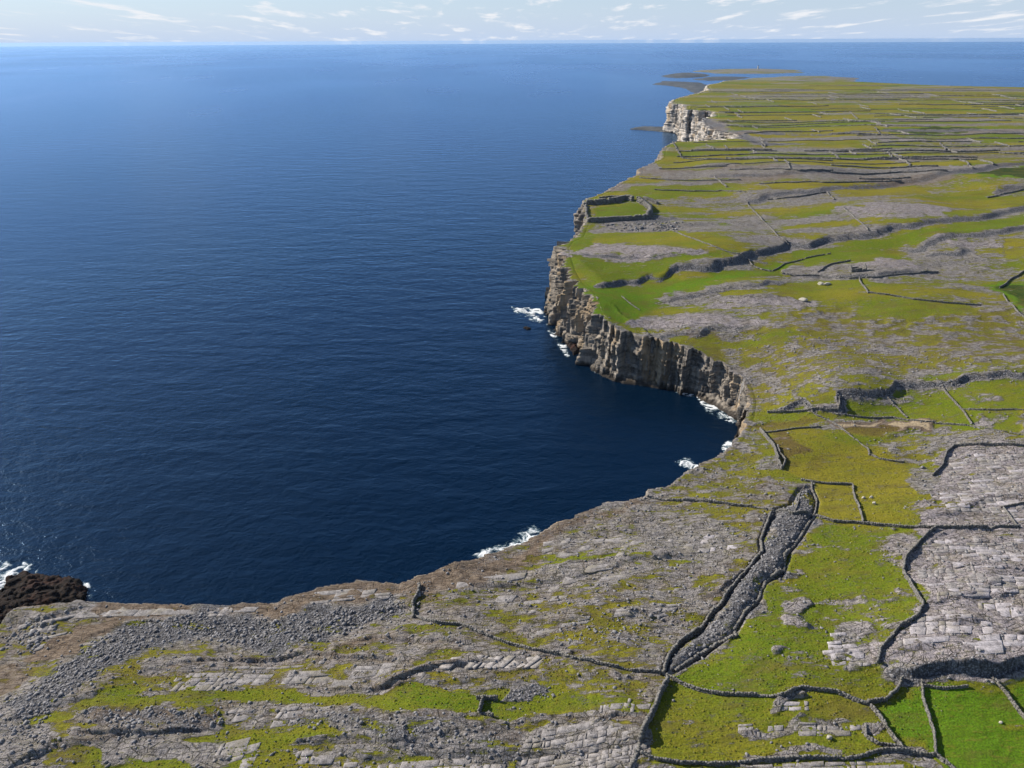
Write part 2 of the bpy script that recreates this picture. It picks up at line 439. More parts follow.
paint([(640, 775), (650, 766), (770, 764), (850, 764), (900, 758), (940, 762), (950, 775)], g=.15, soft=2, mottle=.4)
paint([(904, 690), (925, 685), (990, 681), (1100, 690), (1100, 800), (955, 780), (936, 757), (905, 748), (888, 728), (872, 708)], g=1.25, tone=1.05, rub=0, earth=-.1, soft=2, mottle=.15)
oval(1005, 722, 12, 3, g=.75, tone=.4, soft=2)
# yellow turlough field
paint([(764, 435), (815, 429), (866, 450), (903, 463), (914, 482), (925, 500), (905, 514), (930, 526), (870, 524), (818, 519), (812, 488), (790, 470), (776, 452)], g=1.15, tone=.0, rub=0, earth=.15, soft=2.5, mottle=.2)
paint([(766, 434), (795, 430), (800, 448), (794, 466), (782, 462)], g=.75, tone=-.1, earth=.85, soft=4, mottle=.2)
oval(818, 459, 14, 7, g=.9, earth=.6, soft=5, mottle=.2)
oval(915, 478, 14, 16, g=.30, tone=.1, soft=5, mottle=.6)
oval(925, 508, 30, 8, g=.45, tone=.0, soft=5, mottle=.5)
paint([(760, 432), (768, 420), (800, 416), (828, 423), (815, 428), (790, 429)], g=.9, tone=.0, earth=.7, soft=2, mottle=.2)
oval(858, 422, 28, 4.5, g=-.2, earth=1.6, soft=2, mottle=.15)
oval(910, 429, 34, 5, g=-.2, earth=1.6, soft=2, mottle=.15)
oval(868, 431, 22, 7, g=1.1, tone=-.1, earth=.8, soft=2.5, mottle=.1)
paint([(880, 440), (940, 438), (945, 455), (930, 472), (905, 462), (880, 452)], g=.55, tone=.15, soft=3, mottle=.5)
# green bench under the scarp
paint([(760, 412), (800, 405), (842, 398), (890, 397), (960, 388), (1030, 378), (1030, 432), (960, 424), (890, 416), (840, 414), (800, 416)], g=.98, tone=.55, rub=0, earth=0, soft=3, mottle=.4)
oval(985, 398, 24, 4, g=.25, soft=3, mottle=.5)
oval(1000, 418, 22, 4, g=.3, soft=3, mottle=.5)
oval(995, 438, 40, 5, g=.3, soft=3, mottle=.5)
# cliff-top greens
paint([(555, 268), (600, 262), (660, 262), (740, 258), (744, 264), (680, 270), (650, 280), (590, 286), (572, 288)], g=1.0, tone=.7, rub=0, earth=0, soft=2.5, mottle=.35)
paint([(580, 296), (640, 290), (690, 280), (750, 272), (800, 256), (780, 272), (700, 292), (660, 306), (620, 322), (600, 318), (590, 304)], g=1.1, tone=1.0, rub=0, earth=0, soft=2.5, mottle=.25)
paint([(790, 258), (850, 244), (930, 232), (1024, 218), (1024, 232), (950, 240), (880, 250), (800, 268)], g=1.1, tone=.7, soft=2, mottle=.3)
paint([(640, 342), (740, 340), (800, 330), (800, 340), (720, 352), (680, 350)], g=.95, tone=.45, soft=2, mottle=.4)
paint([(860, 300), (960, 306), (970, 318), (900, 322), (850, 316)], g=1.0, tone=.5, soft=4, mottle=.3)
oval(640, 255, 74, 6, g=.02, earth=-.25, soft=2, mottle=.4)
oval(700, 324, 80, 8, g=.0, earth=-.25, soft=2.5, mottle=.4)
oval(770, 305, 52, 6, g=.12, earth=-.25, soft=2.5, mottle=.5)
oval(690, 299, 40, 4, g=.15, earth=.2, soft=2, mottle=.5)
oval(890, 214, 58, 8, g=.05, earth=-.25, soft=2, mottle=.4)
oval(970, 245, 34, 5, g=.1, earth=-.25, soft=2, mottle=.4)
oval(890, 267, 36, 5, g=.08, earth=-.25, soft=2, mottle=.4)
oval(960, 275, 40, 6, g=.3, earth=.4, soft=3, mottle=.5)
oval(660, 229, 70, 5, g=.15, rub=.3, soft=2, mottle=.5)
oval(640, 222, 40, 4, g=.1, rub=.8, soft=2, mottle=.3)
oval(800, 200, 36, 4, g=.1, soft=2, mottle=.4)
oval(690, 174, 60, 2.2, g=.0, soft=1.2, mottle=.2)
oval(950, 120, 60, 1.6, g=.05, soft=1, mottle=.2)
oval(935, 142, 60, 1.8, g=.05, soft=1, mottle=.2)
oval(780, 195, 60, 2.2, g=.15, soft=1.2, mottle=.2)
paint([(630, 188), (720, 186), (760, 192), (700, 200), (620, 204)], g=.95, tone=.5, soft=2, mottle=.4)
paint([(592, 207), (640, 203), (648, 214), (642, 218), (597, 219)], g=1.3, tone=.75, rub=0, earth=-.1, soft=1.2, mottle=.15)
# rock bands of the far plateau, dull scrub, painted shade of a hollow
for (x, y, rx, ry) in ((760, 90, 60, 2), (860, 96, 120, 2.5), (960, 90, 90, 2.5), (760, 97, 50, 1.5), (860, 102, 70, 1.2)):
    oval(x, y, rx, ry, g=.35, tone=.1, earth=.35, soft=1.5, mottle=.5)
paint([(880, 130), (950, 128), (986, 130), (960, 134), (890, 134)], g=1.2, tone=2.2, rub=.0, soft=1, mottle=.2)
paint([(950, 177), (1000, 170), (1040, 168), (1040, 184), (1000, 181), (975, 176)], g=1.2, tone=2.3, rub=.0, soft=1.5, mottle=.2)  # shade of the far hollow, painted as dark green turf
paint([(985, 288), (1010, 284), (1030, 284), (1030, 312), (1010, 300)], g=1.1, tone=1.9, soft=3, mottle=.4)

# ---------------------------------------------------------------- small relief and the sheet's edge
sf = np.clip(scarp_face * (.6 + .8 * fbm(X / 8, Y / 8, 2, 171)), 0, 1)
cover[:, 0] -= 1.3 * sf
cover[:, 2] = np.maximum(cover[:, 2], sf * .75)  # scarp faces: bare rock, their shade painted in with the rubble grey
gr = np.clip(cover[:, 0], 0, 1)
rockness = 1 - sstep(.35, .75, gr)
def oct_amp(lam): return np.clip((lam / cell - 1.5) / 1.5, 0, 1)
Z1 = Z0.copy()
Z1 += (fbm(X / 45, Y / 30, 2, 111) - .5) * 3.0 * oct_amp(40)
Z1 += (fbm(X / 9, Y / 5, 2, 121) - .5) * 1.3 * rockness * oct_amp(8)
Z1 += (noise(X / 2.6, Y / 1.8, 131) - .5) * 0.55 * rockness * oct_amp(2.4)
Z1 += (noise(X / 1.2, Y / 1.0, 133) - .5) * 0.35 * rockness * oct_amp(1.1)
Z1 += (noise(X / 3, Y / 2.4, 141) - .5) * 0.22 * (1 - rockness) * oct_amp(2.6)
# little benches running along the bedding
for lam, amp, seed, rotn in ((9.0, .55, 151, .10), (27.0, 1.2, 161, -.05)):
    ph = (Y + X * rotn + (fbm(X / 60, Y / 60, 2, seed) - .5) * 50 + (fbm(X / 6, Y / 6, 2, seed + 3) - .5) * 2.5) / lam
    saw = ph - np.floor(ph)
    band = noise(X / 50, np.floor(ph) * 3.7, seed + 1)
    Z1 += amp * (sstep(0, .10, saw) - saw) * sstep(.35, .6, band) * (.25 + .75 * rockness) * oct_amp(lam * .28)
rub = np.clip(cover[:, 2], 0, 1)
gx_, gy_ = zip(*hits(GULLY))
gd, _, _ = seg_dist(list(zip(gx_, gy_)), X, Y, True)
gi = inside(list(zip(gx_, gy_)), X, Y)
# the gully floor is a ridge of rubble with a ditch along either side
Z1 += np.where(gi, 0.9 * sstep(1.2, 3.5, gd) - 1.5 * sstep(1.6, .2, gd), -1.2 * sstep(1.6, .2, gd)) * sstep(700, 400, D)
near_coast = np.full(len(X), 999.0); 
cdist, cside, _ = seg_dist(coast, X, Y, True)
cin = inside(coast, X, Y)
sdc = np.where(cin, cdist, -cdist)
Z1 = Z1 - np.clip((0.6 - sdc), 0, None) * 12.0 * (sdc < .6) - 0.15 * (sdc < 2.0)
Z1 = np.maximum(Z1, -12)
GZ[:] = -50
GZ[IDX] = np.where(sdc > 0.6, Z1, Z0 - .15)
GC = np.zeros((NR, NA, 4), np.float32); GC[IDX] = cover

# ---------------------------------------------------------------- object helpers
def tag(o, label=None, cat=None, group=None, kind=None):
    if label: o['label'] = label
    if cat: o['category'] = cat
    if group: o['group'] = group
    if kind: o['kind'] = kind
    return o
def mesh_obj(name, verts, faces, mat, parent=None, smooth=False, counts=None):
    me = bpy.data.meshes.new(name)
    verts = np.asarray(verts, np.float32)
    if counts is None:
        faces = np.asarray(faces, np.int32)
        n, k = faces.shape
        loops = faces.ravel(); starts = np.arange(n) * k; tot = np.full(n, k)
    else:
        loops = np.asarray(faces, np.int32); tot = np.asarray(counts); n = len(tot)
        starts = np.concatenate([[0], np.cumsum(tot)[:-1]])
    me.vertices.add(len(verts)); me.vertices.foreach_set('co', verts.ravel())
    me.loops.add(len(loops)); me.loops.foreach_set('vertex_index', loops.astype(np.int32))
    me.polygons.add(n)
    me.polygons.foreach_set('loop_start', starts.astype(np.int32))
    me.polygons.foreach_set('loop_total', tot.astype(np.int32))
    if smooth: me.polygons.foreach_set('use_smooth', np.ones(n, bool))
    me.materials.append(mat)
    me.update(calc_edges=True)
    me.validate()
    o = bpy.data.objects.new(name, me)
    COL.objects.link(o)
    if parent: o.parent = parent
    return o
def empty(name, loc=(0, 0, 0)):
    o = bpy.data.objects.new(name, None); COL.objects.link(o); o.location = loc
    return o

class NT:
    def __init__(self, name):
        self.m = bpy.data.materials.new(name); self.m.use_nodes = True
        self.t = self.m.node_tree; self.n = self.t.nodes; self.l = self.t.links
        self.b = self.n['Principled BSDF']
    def put(self, sock, v):
        if isinstance(v, (int, float)): sock.default_value = v
        elif isinstance(v, tuple): sock.default_value = v if len(v) == len(sock.default_value) else v + (1,)
        else: self.l.new(v, sock)
    def math(self, op, a, b=0.0, c=None, clamp=False):
        n = self.n.new('ShaderNodeMath'); n.operation = op; n.use_clamp = clamp
        self.put(n.inputs[0], a); self.put(n.inputs[1], b)
        if c is not None: self.put(n.inputs[2], c)
        return n.outputs[0]
    def mix(self, f, a, b, mode='MIX'):
        n = self.n.new('ShaderNodeMix'); n.data_type = 'RGBA'; n.blend_type = mode
        self.put(n.inputs['Factor'], f); self.put(n.inputs['A'], a); self.put(n.inputs['B'], b)
        return n.outputs['Result']
    def ramp(self, v, a, b, to0=0.0, to1=1.0, smooth=True):
        n = self.n.new('ShaderNodeMapRange'); n.clamp = True
        if smooth: n.interpolation_type = 'SMOOTHSTEP'
        self.put(n.inputs['Value'], v)
        for k, q in (('From Min', a), ('From Max', b), ('To Min', to0), ('To Max', to1)): n.inputs[k].default_value = q
        return n.outputs[0]
    def pos(self, scale=(1, 1, 1), rot=(0, 0, 0)):
        if not hasattr(self, 'geo'): self.geo = self.n.new('ShaderNodeNewGeometry')
        n = self.n.new('ShaderNodeMapping'); n.vector_type = 'POINT'
        n.inputs['Scale'].default_value = scale; n.inputs['Rotation'].default_value = rot
        self.l.new(self.geo.outputs['Position'], n.inputs['Vector'])
        return n.outputs[0]
    def noise(self, vec, scale, detail=4, rough=.55, dist=0.0):
        n = self.n.new('ShaderNodeTexNoise')
        n.inputs['Scale'].default_value = scale; n.inputs['Detail'].default_value = detail
        n.inputs['Roughness'].default_value = rough; n.inputs['Distortion'].default_value = dist
        self.l.new(vec, n.inputs['Vector'])
        return n.outputs['Fac']
    def voro(self, vec, scale, feature='DISTANCE_TO_EDGE', rnd=1.0):
        n = self.n.new('ShaderNodeTexVoronoi'); n.feature = feature
        n.inputs['Scale'].default_value = scale; n.inputs['Randomness'].default_value = rnd
        self.l.new(vec, n.inputs['Vector'])
        return n.outputs['Distance'] if feature != 'F1c' else n.outputs['Color']
    def bump(self, h, strength, dist, normal=None):
        n = self.n.new('ShaderNodeBump'); n.inputs['Strength'].default_value = strength
        n.inputs['Distance'].default_value = dist
        self.l.new(h, n.inputs['Height'])
        if normal is not None: self.l.new(normal, n.inputs['Normal'])
        return n.outputs[0]
    def attr(self, name):
        n = self.n.new('ShaderNodeAttribute'); n.attribute_name = name
        return n

# ---------------------------------------------------------------- materials
def ground_material():
    t = NT('limestone_and_turf')
    a = t.attr('cover')
    sp = t.n.new('ShaderNodeSeparateColor'); t.l.new(a.outputs['Color'], sp.inputs[0])
    g, tone, rubble, earth = sp.outputs[0], sp.outputs[1], sp.outputs[2], a.outputs['Alpha']
    p = t.pos()
    ps = t.pos(scale=(.38, 1.0, 1.0))
    n_mask = t.noise(ps, .5, 9, .74)
    n_big = t.noise(ps, .05, 5, .6)
    n_fine = t.noise(p, 1.7, 5, .65)
    n_mid = t.noise(ps, .9, 5, .6)
    n_str = t.noise(t.pos(scale=(.055, .42, 1.0), rot=(0, 0, .03)), .6, 6, .62)
    g = t.math('ADD', g, t.math('MULTIPLY', t.math('SUBTRACT', n_str, .5), 1.9))
    mask = t.ramp(t.math('ADD', g, t.math('MULTIPLY', t.math('SUBTRACT', n_mask, .5), 2.3)), .40, .66)
    # turf
    tn = t.math('ADD', tone, t.math('MULTIPLY', t.math('SUBTRACT', n_big, .5), 1.3))
    turf = t.mix(t.ramp(tn, -.25, .85), (.222, .190, .020), (.118, .164, .011))
    turf = t.mix(t.ramp(tone, .85, 1.1), turf, (.098, .192, .010))
    turf = t.mix(t.ramp(tone, 1.4, 2.0), turf, (.030, .050, .014))
    turf = t.mix(t.ramp(t.math('ADD', earth, t.math('MULTIPLY', t.math('SUBTRACT', n_mid, .5), .8)), .35, 1.0), turf, (.125, .085, .035))
    turf = t.mix(t.ramp(n_fine, .35, .65, .0, .8), turf, t.mix(.65, turf, (.032, .038, .010)))
    turf = t.mix(t.ramp(n_mid, .50, .72, .0, .55), turf, (.165, .135, .026))
    turf = t.mix(t.ramp(t.noise(ps, .12, 5, .65), .50, .68, .0, .6), turf, (.115, .092, .026))
    turf = t.mix(t.ramp(t.noise(p, 2.6, 3, .6), .66, .76, .0, .6), turf, (.25, .23, .16))
    bare = t.math('MULTIPLY', t.ramp(t.noise(ps, .33, 9, .8), .55, .66, 0, .85), t.ramp(tone, .95, .55))
    # rock
    rk = t.mix(t.ramp(n_mid, .30, .72), (.120, .109, .104), (.365, .335, .332))
    rk = t.mix(t.ramp(n_fine, .48, .72, 0, .6), rk, (.44, .41, .40))
    rk = t.mix(t.ramp(t.noise(p, .16, 4), .45, .68, 0, .55), rk, (.19, .165, .125))
    # open joints filled with soil
    pj = t.pos(scale=(.22, .55, 0), rot=(0, 0, .12))
    j1 = t.voro(pj, 1.0)
    pj2 = t.pos(scale=(.75, .18, 0), rot=(0, 0, -.35))
    j2 = t.voro(pj2, 1.0)
    joint = t.math('MAXIMUM', t.ramp(j1, .0, .055, 1, 0), t.ramp(j2, .0, .04, .8, 0))
    joint = t.math('MULTIPLY', joint, t.ramp(n_mask, .38, .55))
    rk = t.mix(t.ramp(earth, .05, -.15), rk, t.mix(1.0, rk, (1.22, 1.18, 1.24), 'MULTIPLY'))
    rk = t.mix(t.ramp(t.noise(ps, .9, 6, .7), .50, .66, 0, .75), rk, (.120, .112, .042))
    rk = t.mix(t.math('MULTIPLY', joint, .8), rk, (.050, .047, .028))
    # rubble, blue grey; also the shade painted along the scarps
    vb = t.voro(p, 1.35, 'F1', 1.0)
    rb = t.mix(t.ramp(vb, .15, .60), (.235, .232, .245), (.085, .082, .084))
    rb = t.mix(t.ramp(n_fine, .5, .75, 0, .6), rb, (.27, .265, .28))
    rk = t.mix(t.ramp(t.math('ADD', rubble, t.math('MULTIPLY', t.math('SUBTRACT', n_mask, .5), .8)), .35, .6), rk, rb)
    br = t.mix(t.ramp(n_mid, .3, .7), (.115, .082, .058), (.215, .165, .120))
    rk = t.mix(t.ramp(t.math('ADD', earth, t.math('MULTIPLY', t.math('SUBTRACT', n_mask, .5), .9)), .30, .75, 0, .9), rk, br)
    rk = t.mix(t.ramp(earth, 1.25, 1.5), rk, t.mix(n_mid, (.30, .23, .145), (.42, .34, .235)))
    tnz = t.n.new('ShaderNodeSeparateXYZ'); t.l.new(t.geo.outputs['Normal'], tnz.inputs[0])
    steep = t.ramp(t.math('ADD', tnz.outputs[2], t.math('MULTIPLY', t.math('SUBTRACT', n_fine, .5), .3)), .66, .86)
    mask = t.math('MULTIPLY', t.math('MULTIPLY', mask, steep), t.math('SUBTRACT', 1.0, bare))
    joint = t.math('MULTIPLY', joint, t.math('SUBTRACT', 1.0, mask))
    col = t.mix(mask, rk, turf)
    t.put(t.b.inputs['Base Color'], col)
    t.put(t.b.inputs['Roughness'], .95)
    t.put(t.b.inputs['Specular IOR Level'], .04)
    hgt = t.math('MULTIPLY', t.math('SUBTRACT', t.math('ADD', n_mid, t.math('MULTIPLY', n_fine, .6)), t.math('MULTIPLY', joint, .7)), t.math('SUBTRACT', 1.0, t.math('MULTIPLY', mask, .45)))
    t.l.new(t.bump(hgt, .9, .9), t.b.inputs['Normal'])
    return t.m
def stone_material(name, c0, c1, c2, scale=1.2):
    t = NT(name)
    p = t.pos()
    n1 = t.noise(p, scale, 5, .65); n2 = t.noise(p, scale * .25, 3); n3 = t.noise(p, scale * 4, 4, .7)
    c = t.mix(t.ramp(n1, .3, .7), c0, c1)
    c = t.mix(t.ramp(n2, .5, .7, 0, .7), c, c2)
    c = t.mix(t.ramp(n3, .45, .75, 0, .4), c, tuple(min(1, q * 1.5) for q in c1))
    t.put(t.b.inputs['Base Color'], c); t.put(t.b.inputs['Roughness'], .9)
    t.put(t.b.inputs['Specular IOR Level'], .2)
    t.l.new(t.bump(t.math('ADD', n1, n3), .7, .25), t.b.inputs['Normal'])
    return t.m
def cliff_material(name='cliff_limestone', lo=(.080, .074, .068), hi=(.30, .258, .212)):
    t = NT(name)
    geo_p = t.pos()
    sepz = t.n.new('ShaderNodeSeparateXYZ'); t.l.new(t.geo.outputs['Position'], sepz.inputs[0])
    z = sepz.outputs[2]
    pv = t.pos(scale=(1, 1, .22)); ph = t.pos(scale=(.05, .05, 1.0))
    n1 = t.noise(pv, .22, 6, .6); n2 = t.noise(ph, .55, 4, .6); n3 = t.noise(geo_p, 1.1, 5, .65)
    c = t.mix(t.ramp(n1, .32, .68), lo, hi)
    c = t.mix(t.ramp(n2, .48, .58, 0, .75), c, (.070, .062, .055))
    c = t.mix(t.ramp(n3, .5, .75, 0, .5), c, (.30, .275, .245))
    c = t.mix(t.ramp(t.noise(pv, .07, 3), .52, .66, 0, .6), c, (.40, .29, .17))
    wet = t.math('ADD', z, t.math('MULTIPLY', t.math('SUBTRACT', n1, .5), 5.0))
    c = t.mix(t.ramp(wet, 1.0, 4.0, .9, 0), c, (.022, .017, .013))
    t.put(t.b.inputs['Base Color'], c); t.put(t.b.inputs['Roughness'], .88)
    t.put(t.b.inputs['Specular IOR Level'], .2)
    t.l.new(t.bump(t.math('ADD', t.math('ADD', n1, n2), n3), .9, .9), t.b.inputs['Normal'])
    return t.m
def wet_rock_material(name='wet_shore_rock', f=1.0):
    t = NT(name)
    p = t.pos(); n1 = t.noise(p, .5, 6, .65); n2 = t.noise(p, .12, 3)
    c = t.mix(t.ramp(n1, .3, .7), (.006 * f, .005 * f, .0045 * f), (.028 * f, .019 * f, .015 * f))
    c = t.mix(t.ramp(n2, .5, .7, 0, .8), c, (.045 * f, .022 * f, .016 * f))
    t.put(t.b.inputs['Base Color'], c); t.put(t.b.inputs['Roughness'], .85)
    t.put(t.b.inputs['Specular IOR Level'], .08)
    t.l.new(t.bump(n1, .9, .8), t.b.inputs['Normal'])
    return t.m
def sea_material():
    t = NT('sea_water')
    p = t.pos()
    pw = t.pos(scale=(.75, 1.0, 1.0), rot=(0, 0, .5))
    pl_ = t.pos(scale=(1.0, .35, 1.0), rot=(0, 0, -.35))
    w1 = t.noise(t.pos(scale=(.45, 1.0, 1.0), rot=(0, 0, .35)), .05, 3, .5, .4)
    w2 = t.noise(pw, .16, 4, .55, .4)
    w3 = t.noise(p, .65, 4, .6, .2)
    big = t.noise(pl_, .0022, 4, .55)
    huge = t.noise(pl_, .0005, 3, .5)
    c = t.mix(big, (.0002, .0045, .013), (.0005, .009, .026))
    rgh = t.ramp(t.math('ADD', t.math('MULTIPLY', big, .6), t.math('MULTIPLY', huge, .6)), .42, .78, .20, .30)   # wind ruffles some of it more
    h = t.math('ADD', t.math('ADD', t.math('MULTIPLY', w1, 1.5), t.math('MULTIPLY', w2, .8)), t.math('MULTIPLY', w3, .30))
    calm = t.noise(t.pos(scale=(1.0, .55, 1.0), rot=(0, 0, .2)), .00055, 3, .5, .6)
    h = t.math('MULTIPLY', h, t.ramp(calm, .40, .62, 1.35, .45))      # calm lanes and ruffled water
    nrm = t.bump(h, .5, 1.4)
    dif = t.n.new('ShaderNodeBsdfDiffuse'); t.put(dif.inputs['Color'], c); t.l.new(nrm, dif.inputs['Normal'])
    gl = t.n.new('ShaderNodeBsdfGlossy'); t.put(gl.inputs['Color'], (.43, .64, .94, 1)); t.put(gl.inputs['Roughness'], rgh); t.l.new(nrm, gl.inputs['Normal'])
    fr = t.n.new('ShaderNodeFresnel'); fr.inputs['IOR'].default_value = 1.333; t.l.new(nrm, fr.inputs['Normal'])
    mx = t.n.new('ShaderNodeMixShader'); t.l.new(fr.outputs[0], mx.inputs[0]); t.l.new(dif.outputs[0], mx.inputs[1]); t.l.new(gl.outputs[0], mx.inputs[2])
    t.l.new(mx.outputs[0], t.n['Material Output'].inputs['Surface'])
    t.n.remove(t.b)
    return t.m
def foam_material():
    t = NT('sea_foam')
    p = t.pos(); n = t.noise(p, .9, 5, .7)
    fa = t.attr('froth').outputs['Fac']
    n2 = t.noise(t.pos(), 1.6, 5, .75)
    k = t.math('ADD', fa, t.math('MULTIPLY', t.math('SUBTRACT', n2, .5), 1.0))
    t.put(t.b.inputs['Alpha'], t.ramp(k, -.25, .55, 0.0, .92))
    t.put(t.b.inputs['Base Color'], t.mix(t.ramp(k, -.1, .3), (.20, .36, .42), (.80, .83, .85)))
    t.put(t.b.inputs['Roughness'], .9)
    t.l.new(t.bump(n, .6, .5), t.b.inputs['Normal'])
    return t.m
M_GROUND = ground_material()
M_CLIFF = cliff_material()
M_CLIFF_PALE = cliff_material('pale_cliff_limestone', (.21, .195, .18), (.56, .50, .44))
M_SLAB_PALE = stone_material('pale_limestone_slab', (.20, .184, .186), (.45, .415, .43), (.28, .25, .21), .7)
M_WALL = stone_material('dry_wall_stone', (.075, .070, .066), (.24, .228, .212), (.13, .12, .09))
M_SLAB = stone_material('limestone_slab', (.125, .115, .109), (.325, .300, .292), (.185, .163, .112), .7)
M_RUBBLE = stone_material('grey_rubble', (.090, .087, .090), (.30, .29, .295), (.14, .13, .115), .9)
M_PALE = stone_material('pale_limestone', (.28, .26, .22), (.50, .46, .38), (.33, .31, .26), .8)
M_WET = wet_rock_material()
M_FARROCK = stone_material('far_shore_rock', (.042, .046, .050), (.085, .090, .095), (.065, .072, .062), .02)
M_SEA = sea_material()
M_FOAM = foam_material()
M_HAZE = None

# ---------------------------------------------------------------- ground sheet
vid = np.full((NR, NA), -1, np.int64)
vid[IDX] = np.arange(len(X))
a, b, c_, d_ = vid[:-1, :-1], vid[:-1, 1:], vid[1:, 1:], vid[1:, :-1]
ok = (a >= 0) & (b >= 0) & (c_ >= 0) & (d_ >= 0)
quads = np.stack([a[ok], d_[ok], c_[ok], b[ok]], -1)
quads = quads[:, ::-1]
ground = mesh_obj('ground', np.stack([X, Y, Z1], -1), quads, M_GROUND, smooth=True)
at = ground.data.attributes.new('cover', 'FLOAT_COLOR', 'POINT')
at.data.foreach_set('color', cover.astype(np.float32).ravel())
tag(ground, 'limestone plateau with turf, grey pavement and rubble above the sea', None, kind='structure')

# ---------------------------------------------------------------- cliffs: bedded strips hung from the coast line
def cliff_strip(name, pts, step_k=.0013, min_step=.55, buttress=4.5, label=None, seed=0, lean=.03, mat=None):
    pts = np.array(pts)
    P = []
    for i in range(len(pts) - 1):
        p0, p1 = pts[i], pts[i + 1]
        L = np.hypot(*(p1 - p0)); st = max(min_step, np.hypot(*((p0 + p1) / 2)) * step_k)
        n = max(1, int(L / st))
        for k in range(n): P.append(p0 + (p1 - p0) * k / n)
    P.append(pts[-1]); P = np.array(P)
    n = len(P)
    seg = np.hypot(*np.diff(P, axis=0).T); S = np.concatenate([[0], np.cumsum(seg)])
    T = np.gradient(P, axis=0); T /= np.hypot(T[:, 0], T[:, 1])[:, None] + 1e-9
    w = max(3, int(5.0 / (S[-1] / n)))
    ker = np.ones(w) / w
    Tp = np.pad(T, ((w, w), (0, 0)), mode='edge')
    T = np.stack([np.convolve(Tp[:, k], ker, 'same')[w:-w] for k in (0, 1)], -1)
    T /= np.hypot(T[:, 0], T[:, 1])[:, None] + 1e-9
    N = np.stack([-T[:, 1], T[:, 0]], -1)      # left of travel = the sea side
    zt = macro(P[:, 0], P[:, 1])
    gz = ground_z(P[:, 0] - N[:, 0] * 2.4, P[:, 1] - N[:, 1] * 2.4)
    zt = np.where(gz > -30, gz, zt)
    zt = np.convolve(np.pad(zt, (2, 2), mode='edge'), np.ones(5) / 5, 'valid')
    one = np.zeros(n)
    amp = np.clip(zt / 30, .12, 1.6)
    # blocky buttresses: joints cut the face into facets
    def blocks(lam, sd, saw=.9):
        q = S / lam + noise(S / lam / 2.3, one, sd) * 1.5
        i0 = np.floor(q); f = q - i0
        return _hash(i0, one, sd + 1) * (1 - sstep(.86, 1, f)) + _hash(i0 + 1, one, sd + 1) * sstep(.86, 1, f) + (.5 - f) * saw
    o0 = amp * .8 * (buttress * 1.1 * blocks(17, 500 + seed, 1.5) + buttress * .6 * blocks(6.5, 510 + seed, 1.3)) + .35 * blocks(2.5, 520 + seed) * np.minimum(1, amp * 3) + .3
    rowsV = []
    def row(off, z): rowsV.append(np.stack([P[:, 0] + N[:, 0] * off, P[:, 1] + N[:, 1] * off, z], -1))
    row(one - 3.4, zt - .8); row(one - 2.0, zt + .02); row(one - .6, zt + .06); row(o0 * .5, zt + .05); row(o0 - .12, zt + .02)
    ncap = len(rowsV)
    hmax = float(zt.max())
    nl = int(np.clip(hmax / 2.6, 3, 20))
    edges_ = np.cumsum(0.5 + np.random.default_rng(seed + 3).random(nl)); edges_ = np.concatenate([[0], edges_ / edges_[-1]])
    led = np.random.default_rng(seed + 4).random(nl) ** 2.2
    off = o0.copy()
    for k in range(nl):
        za = zt * (1 - edges_[k]) - 4 * edges_[k]; zb = zt * (1 - edges_[k + 1]) - 4 * edges_[k + 1]
        local = amp * (1.5 * (blocks(6.5, 600 + 7 * (k // 4) + seed) - .5) + 1.1 * (blocks(2.6, 700 + 7 * (k // 2) + seed) - .5) + .5 * (blocks(2.0, 760 + 7 * k + seed) - .5) + 3.4 * (blocks(15, 800 + 5 * (k // 6) + seed) - .5))
        ledge = amp * led[k] * 1.0 * noise(S / 18, one + k * 2.2, 900 + seed)
        lf = off + amp * 1.9 * (((k * 7919 + 13) % 11) / 11 - .5) * min(1, k * .5) + local * min(1, .35 + k * .3) + (ledge if k else 0)
        off = off + (ledge if k else 0) + lean * (za - zb)
        rr = (fbm(S / 1.3, one + k * 1.7, 2, 950 + seed) - .5) * .7 * amp
        row(lf + rr, za - .03 * amp); row(lf + rr * .6 + .15, (za + zb) / 2); row(lf + rr * .3 + .1, zb + .05 * amp)
    V_ = np.array(rowsV); nr = len(rowsV)
    base = np.arange(nr)[:, None] * n + np.arange(n)[None, :]
    q = np.stack([base[:-1, :-1], base[1:, :-1], base[1:, 1:], base[:-1, 1:]], -1).reshape(-1, 4)
    o = mesh_obj(name, V_.reshape(-1, 3), q, mat or M_CLIFF)
    o.data.materials.append(M_GROUND)
    # the lip on top carries the ground's cover
    top = (ncap - 1) * (n - 1)
    mi = np.zeros(len(q), np.int32); mi[:top] = 1
    o.data.polygons.foreach_set('material_index', mi)
    cv = np.zeros((len(V_.reshape(-1, 3)), 4), np.float32)
    pin = P - N * 3.0
    aj = np.clip(((np.arctan2(pin[:, 0], pin[:, 1]) - az[0]) / (az[1] - az[0])).round().astype(int), 0, NA - 1)
    ai = np.clip(np.interp(np.hypot(pin[:, 0], pin[:, 1]), rows, np.arange(NR)).round().astype(int), 0, NR - 1)
    cv[:ncap * n] = np.tile(GC[ai, aj], (ncap, 1))
    cv[3 * n:ncap * n, 0] -= .35
    aa = o.data.attributes.new('cover', 'FLOAT_COLOR', 'POINT'); aa.data.foreach_set('color', cv.ravel())
    return tag(o, label, None, kind='structure')
ci = {tuple(p[:2]): i for i, p in enumerate(COAST_PX)}
i_head = ci[(751, 412)]; i_tip = ci[(553, 241)]; i_inl = ci[(677, 142.5)]; 
cliff_strip('shore_cliff', coast[0:i_head + 1], buttress=1.6, seed=1, label='low rocky edge along the near shore of the bay')
cliff_strip('bay_cliff', coast[i_head:i_tip + 1], buttress=3.6, seed=2, label='tan and grey cliff round the far side of the bay')
